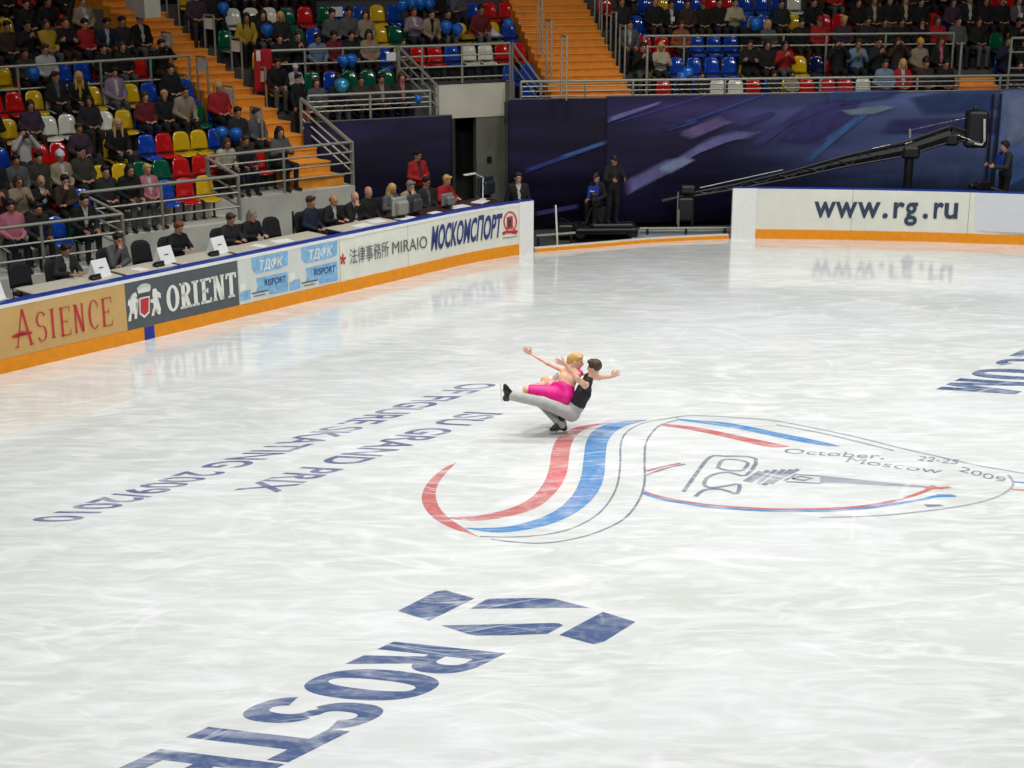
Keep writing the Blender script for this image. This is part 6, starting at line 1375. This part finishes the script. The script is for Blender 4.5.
def skate(parent, an, toe_dir, shin_dir, bootm, label=None, sc=1.0):
    """boot with blade at an ankle; toe_dir along the foot, shin_dir up the shin"""
    f = unit(toe_dir); u = unit(np.array(shin_dir) - f * np.dot(shin_dir, f)); T = lambda a, c, b=0.0: np.array(an) + (f * a + u * c + np.cross(f, u) * b) * sc
    b = Sdf(); b.cap(T(0, .09), T(0, -.02), .058 * sc, .055 * sc, 0, .03); b.cap(T(-.05, -.055), T(.10, -.062), .042 * sc, .040 * sc, 0, .03); b.cap(T(.10, -.062), T(.165, -.068), .040 * sc, .032 * sc, 0, .02); b.cap(T(-.06, -.09), T(-.03, -.09), .034 * sc, .034 * sc, 0, .01); b.cap(T(.02, .02), T(.12, -.045), .04 * sc, .035 * sc, 0, .03)
    o = link('skate_boot', b.mesh('skate_boot', [bootm], .0085), parent)
    if label: o['label'] = label
    m = MB(); w_ = np.cross(f, u) * .004
    out = [(-.115, -.150), (.175, -.150), (.200, -.138), (.190, -.132), (.10, -.134), (.10, -.105), (.135, -.098), (.06, -.098), (.075, -.134), (-.03, -.134), (-.02, -.118), (-.075, -.118), (-.07, -.134), (-.115, -.140)]
    n = len(out); vs = [T(a, c) + w_ for a, c in out] + [T(a, c) - w_ for a, c in out]; m.add(vs, [tuple(range(n)), tuple(range(2 * n - 1, n - 1, -1))] + [(i, n + i, n + (i + 1) % n, (i + 1) % n) for i in range(n)])
    m.build('blade', M['chrome'], o); return o
bootb = cm('skater_boot', (18, 18, 20), .4)
skate(man, J['anl'] + V3(-.035, 0, .0), V3(-.10, -.12, 1), J['knl'] - J['anl'], bootb); bl = J['anr']
skate(man, bl + V3(0, 0, max(0, .152 - bl[2])), V3(-1, -.45, 0), V3(0, 0, 1), bootb)
# --- partner
pel = sk(536, 440, .06); ch = sk(566, 322, .14); nk = sk(588, 232, .20)
F_ = unit(V3(.66, .72, .1)); Lf = unit(V3(-.72, .66, .12))
W = dict(fwd=F_, pelvis=pel, chest=ch, neck=nk, hipl=pel + Lf * .09, hipr=pel - Lf * .09, shl=sk(540, 262, .24), shr=sk(648, 285, .10))
W['head'] = sk(634, 190, .20); W['R'] = np.array(Matrix.Rotation(math.radians(80), 3, 'Z') @ Matrix.Rotation(math.radians(14), 3, 'X'))
wl = sk(303, 142, .42); W['wrl'] = wl; W['ell'] = (W['shl'] + wl) / 2 + V3(0, 0, -.015); W['handl'] = (V3(-.75, .1, .62), V3(.1, -1, -.1), V3(.6, .0, .8))
wr = sk(735, 292, .24); W['wrr'] = wr; W['elr'] = two_bone(W['shr'], wr, .25, .23, (0, 1, -.3)); W['handr'] = (V3(.6, .6, -.2), V3(0, -.7, -.6), V3(1, -.5, 0)); W['curl'] = 14
kn = sk(272, 402, .10); W['knl'] = kn; W['hipl'] = sk(505, 432, .10); fo = sk(436, 345, .42); W['anl'] = fo; W['toel'] = fo + V3(.06, .04, .16)
W['hipr'] = sk(560, 440, .12); W['anr'] = sk(470, 515, .40); W['knr'] = two_bone(W['hipr'], W['anr'], .44, .42, (-1, .9, .3)); W['toer'] = W['anr'] + V3(-.14, .02, -.08)
WM = [cm('skin', (226, 176, 148), .5), cm('skin', (226, 176, 148), .5), cm('skin', (226, 176, 148), .5), cm('skin', (226, 176, 148), .5), cm('skate_white', (214, 204, 204), .5), mat('eye_dark', (40, 30, 26)), mat('lip_rose', (190, 70, 84))]
W.update(tuck=True, nofeet=True, spread=12)
b = figure(W, loose=-.018)
lady = link('person', b.mesh('body_partner', WM, .0075)); lady.location = FOOT
tag(lady, 'blond female skater in a bright pink dress, arms outstretched, sitting on her partner', 'person')
hb = Sdf(); hb.ell((0, .022, .038), (.082, .098, .092), 0, .02); hb.ell((0, .110, .02), (.05, .045, .05), 0, .03); hb.cap((-.055, -.05, .085), (.055, -.05, .085), .026, .026, 0, .02); hb.ell((0, .10, -.05), (.05, .05, .06), 0, .03); hb.cut((0, -.100, -.035), (.066, .075, .085)); hb.cut((.09, -.03, -.04), (.03, .05, .05)); hb.cut((-.09, -.03, -.04), (.03, .05, .05))
h = link('hair', hb.mesh('hair_partner', [cm('hair', (206, 166, 96), .5)], .008), lady); h.matrix_local = Matrix.Translation(Vector(W['head'])) @ Matrix([list(r) for r in W['R']]).to_4x4()
PINK = mat('dress_pink', (232, 18, 138), .5, noise=.10, scale=14)
d = Sdf(); lat = unit(W['shr'] - W['shl']); up = unit(ch - pel)
d.cap(pel - lat * .05, pel * .5 + ch * .5 - lat * .04, .125, .108, 0, .04); d.cap(pel + lat * .05, pel * .5 + ch * .5 + lat * .04, .125, .108, 0, .04)
d.cap(pel * .5 + ch * .5, ch + F_ * .045 - up * .035, .108, .094, 0, .04); d.cap(ch + F_ * .06 - lat * .03, ch + F_ * .06 + lat * .06 + up * .03, .085, .085, 0, .03)
d.cap(ch + F_ * .07 + lat * .09, W['shr'] + F_ * .02 + up * .01, .05, .052, 0, .03)
kd = W['knl'] - W['hipl']; d.cap(W['hipl'], W['hipl'] + kd * .86, .125, .092, 0, .05); d.cap(W['hipl'] + V3(0, -.02, -.05), W['hipl'] + kd * .55 + V3(0, -.03, -.07), .10, .07, 0, .05)
d.cap(W['hipr'], W['hipr'] * .5 + W['knr'] * .5, .115, .10, 0, .05); d.cap(pel + V3(.02, -.06, -.06), pel + V3(-.12, -.08, -.14), .08, .03, 0, .05)
dr = link('dress', d.mesh('dress', [PINK], .0085, smooth=1), lady); dr['label'] = 'bright pink skating dress with bare back'
wb = cm('skate_white', (214, 204, 204), .5)
skate(lady, W['anl'], V3(.25, .35, .9), W['knl'] - W['anl'], wb, None, .9); skate(lady, W['anr'], V3(-.8, .2, -.35), W['knr'] - W['anr'], wb, None, .9)
